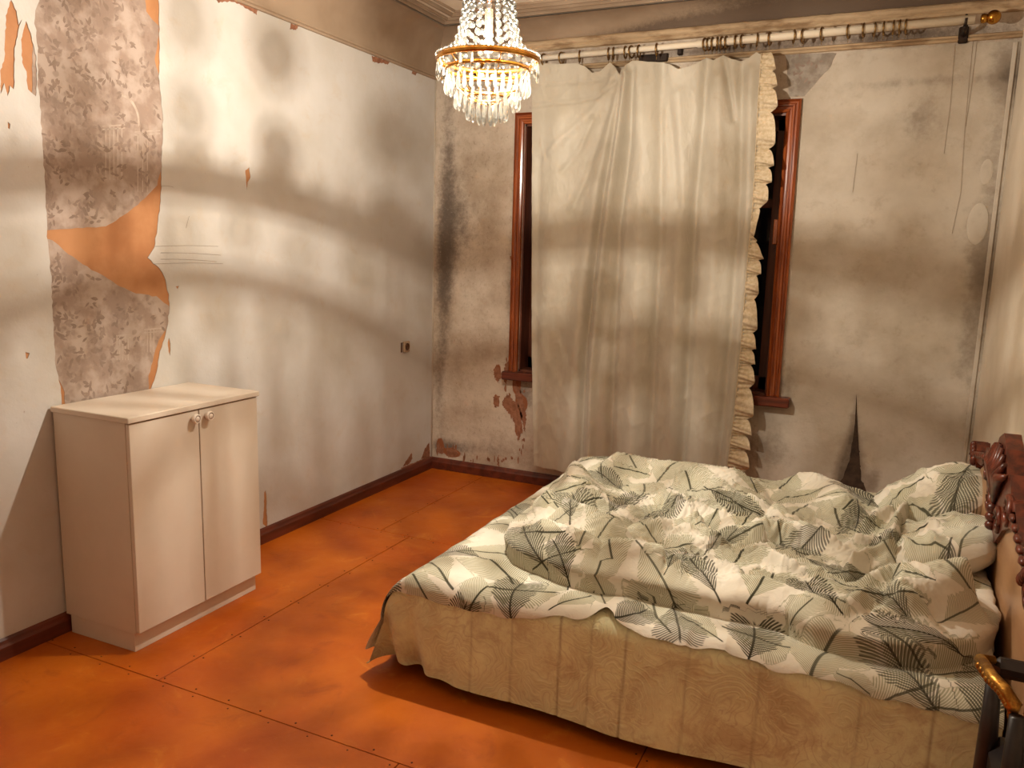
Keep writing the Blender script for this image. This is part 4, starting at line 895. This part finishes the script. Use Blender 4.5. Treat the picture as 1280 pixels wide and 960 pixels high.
ST = [  # sculpted folds: polyline, height, half width, steepness on its near side
    (dz5((652, 676), (690, 692), (740, 708), (800, 716), (860, 726)), .050, .085), (dz5((668, 640), (705, 655), (750, 678), (790, 690)), .045, .075),
    (dz5((714, 605), (722, 625), (745, 645)), .050, .10), (dz5((718, 643), (745, 660), (766, 671), (785, 676)), -.040, .022), (dz5((745, 586), (800, 596), (870, 606), (950, 620)), .045, .10),
    (dz5((766, 668), (782, 655), (805, 642), (850, 622)), -.022, .025), (dz5((760, 672), (800, 681), (845, 690), (885, 690)), -.024, .018), (dz5((790, 668), (840, 664), (880, 672), (905, 688)), .020, .020),
    (dz5((860, 640), (885, 650), (900, 668)), -.03, .025), (dz5((880, 668), (900, 676), (930, 680), (960, 679), (1010, 688), (1060, 702)), -.040, .020), (dz5((940, 690), (975, 705), (1010, 722)), -.022, .014),
    (dz5((930, 672), (1000, 676), (1050, 688)), .028, .028), (dz5((935, 697), (985, 716), (1040, 728)), .026, .022), (dz5((900, 745), (950, 752), (1000, 768), (1050, 790)), .045, .060),
    (dz5((1000, 715), (1030, 722), (1060, 724)), -.025, .016), (dz5((1050, 706), (1075, 695), (1110, 693), (1150, 694)), -.030, .014), (dz5((1056, 716), (1080, 704), (1118, 702)), .026, .014),
    (dz5((1060, 726), (1085, 714), (1112, 712)), -.028, .012), (dz5((1075, 738), (1110, 728), (1140, 735)), .022, .025), (dz5((1100, 765), (1150, 775), (1215, 770)), .075, .12), (dz5((1050, 780), (1080, 776), (1130, 790), (1170, 806), (1215, 800)), .035, .040),
    (dz5((1060, 782), (1090, 781), (1130, 786), (1180, 795), (1210, 797)), -.018, .014), (dz5((1148, 760), (1180, 745), (1210, 735), (1236, 728)), -.030, .020), (dz5((1152, 750), (1185, 737), (1215, 726)), .028, .020),
    (dz5((1109, 712), (1112, 690), (1122, 660), (1145, 632), (1168, 616)), .040, .026), (dz5((1131, 690), (1132, 665), (1146, 640), (1162, 625)), -.030, .016), (dz5((1060, 640), (1090, 640), (1115, 645)), -.018, .02),
    (dz5((1075, 668), (1095, 655), (1120, 640)), .026, .025), (dz5((1060, 684), (1090, 684), (1108, 688)), .022, .016), (dz5((990, 600), (1040, 622), (1060, 650)), .030, .08), (dz5((960, 612), (972, 632), (950, 655)), -.024, .030),
    (dz5((880, 615), (930, 640), (985, 650)), .022, .05), (dz5((820, 625), (850, 640), (870, 655)), .024, .045), (dz5((855, 705), (890, 715), (930, 735)), .025, .035), (dz5((845, 738), (900, 742), (950, 748)), -.012, .015),
    (dz5((905, 700), (880, 712), (850, 705)), -.018, .014), (dz5((700, 682), (740, 694), (790, 704), (835, 708)), -.014, .016), (dz5((740, 715), (760, 700), (775, 690)), -.014, .014), (dz5((820, 735), (835, 715), (838, 700)), -.016, .014),
    (dz5((1180, 650), (1225, 650)), .035, .12), (dz5((1170, 700), (1210, 695), (1238, 705)), .03, .12)]
def duvet_h(X, Y):
    wx = X+.02*(fbm(X*6, Y*6, 21)-.5); wy = Y+.02*(fbm(X*6, Y*6, 22)-.5)
    d = sdf(wx, wy, duv_poly)
    q = np.clip(d/.045, 0, 1); th = .080*np.sqrt(np.maximum(0, 1-(1-q)**2))
    h = np.zeros_like(X)
    for pts, hh, wd in ST:
        dd, t, s_ = pdist(wx, wy, pts); tap = np.clip(np.minimum(t, 1-t)/.18+.25, 0, 1)
        g = np.exp(-(dd/wd)**2) if hh > 0 else np.exp(-(dd/wd)**1.4)
        h += 2.1*hh*g*tap
    cen_ = np.exp(-(((X-2.25)/.55)**2+((Y+1.75)/.45)**2))
    ang = fbm(X*1.6, Y*1.6, 33)*6
    u_ = X*np.cos(ang)+Y*np.sin(ang); v_ = -X*np.sin(ang)+Y*np.cos(ang)
    wr_ = (ridged(u_*5, v_*12, 40)-.42)*.026 + (ridged(X*13+3*fbm(X*4, Y*4, 50), Y*13, 44, 2)-.4)*.009
    soft = .07*(fbm(X*3.2, Y*3.2, 47)-.5)
    h += (wr_*(.55+.9*cen_)+soft)
    k = np.clip(d/.09, 0, 1); k = k*k*(3-2*k)
    return np.where(d > -.03, S_top(X, Y)+th+h*k*np.where(h < 0, .8, 1)+np.minimum(d, 0)*1.2, -1), d
gx = np.arange(1.40, 3.238, .0052); gy = np.arange(-2.58, -.83, .0052)
Xd, Yd = np.meshgrid(gx, gy)
Zd, dd = duvet_h(Xd, Yd)
Zd = np.where(dd > 0, np.maximum(Zd, S_top(Xd, Yd)+.02*np.clip(dd/.02, 0, 1)), Zd)
gY_, gX_ = np.gradient(dd, .0052); bul = .030*np.exp(-((dd-.018)/.016)**2)          # rolled edge bulges out over the sheet
Xe, Ye = Xd-gX_*bul, Yd-gY_*bul
# ---- where the printed fronds lie on the cloth
def surf(px, py):
    z = .47
    for _ in range(8):
        X, Y = atf(px, py, z); zz, d_ = duvet_h(np.array([[X]]), np.array([[Y]])); z2 = max(float(zz[0, 0]), float(S_top(np.array([X]), np.array([Y]))[0])); z = .5*z+.5*z2
    X, Y = atf(px, py, z); return X, Y+(z-.455)
dark = [(716, 647, 724, 585, .085), (676, 706, 652, 658, .085), (712, 722, 690, 668, .07), (862, 626, 802, 656, .07), (838, 716, 866, 690, .05), (890, 610, 945, 645, .075), (1042, 668, 978, 692, .075), (1075, 632, 1068, 684, .07),
        (941, 832, 946, 768, .085), (844, 746, 856, 812, .085), (900, 750, 852, 695, .075), (1041, 762, 1002, 724, .075), (1178, 890, 1098, 802, .085), (1222, 902, 1234, 832, .085), (1204, 814, 1080, 778, .055), (1142, 770, 1070, 736, .055),
        (634, 605, 682, 584, .055), (548, 676, 618, 650, .055), (501, 713, 533, 686, .05), (640, 766, 656, 722, .085), (770, 790, 812, 760, .07), (880, 690, 925, 660, .05), (1085, 700, 1120, 662, .05), (545, 770, 590, 738, .06), (1008, 700, 1045, 712, .05), (760, 640, 812, 606, .06)]
pale = [(649, 650, 616, 606, .085), (562, 724, 526, 676, .10), (656, 734, 608, 686, .12), (804, 602, 768, 568, .10), (867, 624, 854, 580, .11), (946, 619, 918, 592, .085), (972, 636, 940, 620, .08), (1050, 664, 1022, 606, .11), (944, 750, 972, 714, .10), (1006, 850, 1048, 792, .12),
        (743, 732, 754, 698, .09), (578, 756, 612, 728, .09), (762, 754, 748, 728, .07), (700, 640, 660, 600, .08), (600, 660, 660, 628, .07), (720, 690, 790, 660, .08), (830, 690, 790, 640, .07), (1080, 640, 1120, 610, .07), (1000, 740, 1060, 760, .08), (900, 640, 860, 660, .07),
        (700, 760, 760, 730, .08), (1100, 780, 1150, 830, .09), (900, 800, 860, 770, .07), (560, 640, 610, 610, .06), (1180, 790, 1230, 760, .07), (980, 790, 1010, 760, .06), (1200, 720, 1235, 700, .06), (1030, 840, 1090, 860, .06)]
pil_leaf = [(1203, 612, 1170, 678, .085), (1182, 690, 1188, 742, .08)]
def leaf_attr(X, Y, leaves, pts=None):
    out = np.zeros(X.shape+(3,)); best = np.full(X.shape, 9.0); out[..., 0] = -5; out[..., 1] = 5
    for i, lf in enumerate(leaves):
        (ax, ay), (bx, by) = (surf(lf[0], lf[1]), surf(lf[2], lf[3])) if pts is None else pts[i]
        dx, dy = bx-ax, by-ay; L = math.hypot(dx, dy)
        if L > .34: s_ = .34/L; bx, by = ax+dx*s_, ay+dy*s_; dx *= s_; dy *= s_; L = .34
        if L < .20: s_ = .20/L; dx *= s_; dy *= s_; L = .20
        u = ((X-ax)*dx+(Y-ay)*dy)/(L*L); v = (-(X-ax)*dy+(Y-ay)*dx)/L/lf[4]
        v = v+.5*(u-.5)**2*(1 if i % 2 else -1)
        m_ = np.maximum(np.abs(u-.45)/.68, np.abs(v)/1.15); k = (m_ < 1.0) & (m_ < best)
        best = np.where(k, m_, best)
        for c_, val in enumerate((u, v, np.ones_like(u)*(.85+.15*((i*7) % 3)/2))): out[..., c_] = np.where(k, val, out[..., c_])
    return out
_lr = random.Random(5)
pale_pts = [(surf(l[0], l[1]), surf(l[2], l[3])) for l in pale]; dark_pts = [(surf(l[0], l[1]), surf(l[2], l[3])) for l in dark+pil_leaf]
mid = [((a[0]+b[0])/2, (a[1]+b[1])/2) for a, b in pale_pts]; midd = [((a[0]+b[0])/2, (a[1]+b[1])/2) for a, b in dark_pts]
def extra(n, mids, gap, lst, pts_, wd):
    k = 0
    for _ in range(4000):
        if k >= n: break
        X_, Y_ = _lr.uniform(BX0-.1, BX1-.05), _lr.uniform(BY0-.05, BY1)
        if min(math.hypot(X_-a, Y_-b) for a, b in mids) < gap: continue
        th = _lr.uniform(0, 2*PI); L_ = _lr.uniform(.11, .15); mids.append((X_, Y_)); k += 1
        pts_.append(((X_-L_*math.cos(th), Y_-L_*math.sin(th)), (X_+L_*math.cos(th), Y_+L_*math.sin(th)))); lst.append((0, 0, 0, 0, _lr.uniform(.8, 1.15)*wd))
pale_l = list(pale); dark_l = list(dark+pil_leaf)
extra(70, mid, .13, pale_l, pale_pts, .10); extra(7, midd, .26, dark_l, dark_pts, .08)
duvet = grid_obj('duvet', np.stack([Xe, Ye, Zd], -1), M['palm'], None, {'leaf_dark': leaf_attr(Xe, Ye+(Zd-.455), dark_l, dark_pts), 'leaf_pale': leaf_attr(Xe, Ye+(Zd-.455), pale_l, pale_pts)}, dd > -.016)
tag(duvet, 'crumpled cream duvet with green palm leaf print heaped on the bed', 'duvet')

# ---- sheet: same print, lying flat with its hem over the near edge and the foot
shA = np.concatenate([np.linspace(BX0-.20, BX0+.5, 190), np.linspace(BX0+.504, BX1-.02, 300)]); shB = np.concatenate([np.linspace(BY0-.075, BY0+.75, 190), np.linspace(BY0+.755, BY1+.16, 150)])
A, Bq = np.meshgrid(shA, shB)
# wavy hem: pull the outermost rows in or out along the edge
tn = np.clip((BY0+.05-Bq)/.12, 0, 1)
nx_ = [atf(738, 776, .4)[0], atf(772, 778, .4)[0]]
hemv = .004*np.sin(A*23)+.003*np.sin(A*51+1) + .058*np.clip((A-1.75)/.35, 0, 1) - .022*np.clip((A-2.5)/.6, 0, 1) + .045*np.exp(-((A-(nx_[0]+nx_[1])/2)/.035)**2) - .010*(A > nx_[1]) 
Bq2 = Bq+tn*hemv
tfh = np.clip((BX0+.0-A)/.2, 0, 1); A2 = A - tfh*(.09*np.exp(-((Bq-BY0)/.30)**2)-.02*np.sin(Bq*9))
x, y, z, ex, ey = drape(A2, Bq2, .020, BT+.004)
z = z + .006*(fbm(x*4, y*4, 60)-.5)*2*(ex < .001) + .010*(ridged(x*5+y*3, y*5-x*2, 61)-.45)*np.clip(1-ex*20, 0, 1)
nearr = np.exp(-((y-BY0)/.14)**2)*(x > nx_[1]); z = z+nearr*.014*(ridged(x*9, y*3, 63)-.35)
notch = np.exp(-((x-nx_[1])/.05)**2)*np.exp(-((y-BY0)/.12)**2); z = z+.025*notch
x = x-np.clip(ex/.1, 0, 1)*.02*np.sin(y*14)
sh = grid_obj('bed_sheet', np.stack([x, y, z], -1), M['palm'], None, {'leaf_dark': leaf_attr(A, Bq, dark_l, dark_pts), 'leaf_pale': leaf_attr(A, Bq, pale_l, pale_pts)})
tag(sh, 'smooth palm print sheet spread under the crumpled duvet with its hem showing', 'bed sheet')

# ---- pillows by the headboard
def pillow(c, size, rot, label, leaves, seed):
    n = 70; U, V_ = np.meshgrid(np.linspace(-1, 1, n), np.linspace(-1, 1, n))
    for_side = []
    e = np.maximum(0, (1-U**4))*np.maximum(0, (1-V_**4)); th_ = e**.45
    xx = U*size[0]*(1-.24*V_**2)*.5; yy = V_*size[1]*(1-.24*U**2)*.5
    wr2 = (.05*(ridged(U*1.3+seed+.4*V_, V_*1.1-.5*U, seed, 3)-.4)+.02*(ridged(U*4+seed, V_*3, seed+5, 2)-.4))*th_**2.2
    top = np.stack([xx, yy, th_*size[2]*.5+wr2], -1); bot = np.stack([xx, yy, -th_*size[2]*.5], -1)
    P_ = np.concatenate([top, bot[::-1][:, :, :]], 0)
    Rm = np.array(Matrix.Rotation(rot[2], 3, 'Z') @ Matrix.Rotation(rot[1], 3, 'Y') @ Matrix.Rotation(rot[0], 3, 'X'))
    P_ = P_ @ Rm.T + np.array(c)
    zz = [(atf(l[0], l[1], c[2]+.06), atf(l[2], l[3], c[2]+.02)) for l in leaves]
    o = grid_obj('pillow', P_, M['palm'], None, {'leaf_dark': leaf_attr(P_[..., 0], P_[..., 1], leaves, zz), 'leaf_pale': leaf_attr(P_[..., 0], P_[..., 1], [(0, 0, 0, 0, .09)]*6, [((c[0]+a-.09*math.cos(r_), c[1]+b-.09*math.sin(r_)), (c[0]+a+.09*math.cos(r_), c[1]+b+.09*math.sin(r_))) for a, b, r_ in ((-.13, .12, .5), (.03, .16, 2.2), (-.12, -.05, 4), (.08, -.15, 1.2), (-.05, -.18, 5.5), (.12, .02, 3.3))])}, None, False)
    return tag(o, label, 'pillow')
pillow((3.09, -1.10, .545), (.50, .46, .17), (.12, -.55, .1), 'palm print pillow propped at the far end of the headboard', pil_leaf[:1], 3)
pillow((3.09, -1.62, .52), (.46, .54, .15), (-.05, -.42, -.06), 'palm print pillow slumped at the middle of the headboard', pil_leaf[1:], 8)

# ================================================================== ARMCHAIR at the right edge
ac = thing('armchair', 'black armchair with gilded carved arm at the bed, cut off by the right edge', 'armchair', (3.45, -2.95, 0))
q = lambda px, py, z: tuple(at(px, py, 2, z))
a0 = q(1226, 824, .60); a1 = q(1240, 846, .602); a2 = q(1256, 862, .598); a3 = q(1268, 882, .575)
pts = [Vector(a0)+Vector((.03, .012, .0)), Vector(a0), Vector(a1), Vector(a2), Vector(a3), Vector(a3)+Vector((.002, .01, -.03)), Vector(a3)+Vector((.0, .03, -.02))]
am = MB().tube(pts, [.010, .014, .015, .015, .017, .013, .008], 10)
for t in np.linspace(.1, .95, 11):
    i = 1+t*3; k = int(i); p = pts[k].lerp(pts[min(k+1, 4)], i-k); am.ball(p+Vector((-.008, 0, -.006)), .011, 8, 6)
am.obj('gilded_arm', M['gilt'], ac)
ax, ay = a0[0], a0[1]
MB().box(ax+.025, ax+.52, ay-.0, ay+.045, .555, .605, .018).obj('back_rail', M['black'], ac)
MB().box(ax+.05, ax+.50, ay+.005, ay+.04, .30, .40, .015).obj('back_cushion', M['black'], ac)
MB().box(ax+.04, ax+.52, ay-.50, ay+.02, .30, .40, .03).obj('seat', M['black'], ac)
for x, y, h_ in ((ax+.035, ay+.02, .56), (ax+.50, ay+.02, .56), (ax+.06, a3[1]-.02, .56), (ax+.50, a3[1]-.02, .56)):
    MB().tube([(x, y, 0), (x, y, .2), (x+.004, y, .4), (x, y, h_)], [.014, .02, .022, .016], 10).obj('leg', M['black'], ac)
b0 = [Vector((2*(ax+.27)-p.x, p.y, p.z)) for p in pts]
MB().tube(b0, [.010, .014, .015, .015, .017, .013, .008], 10).obj('gilded_arm', M['gilt'], ac)
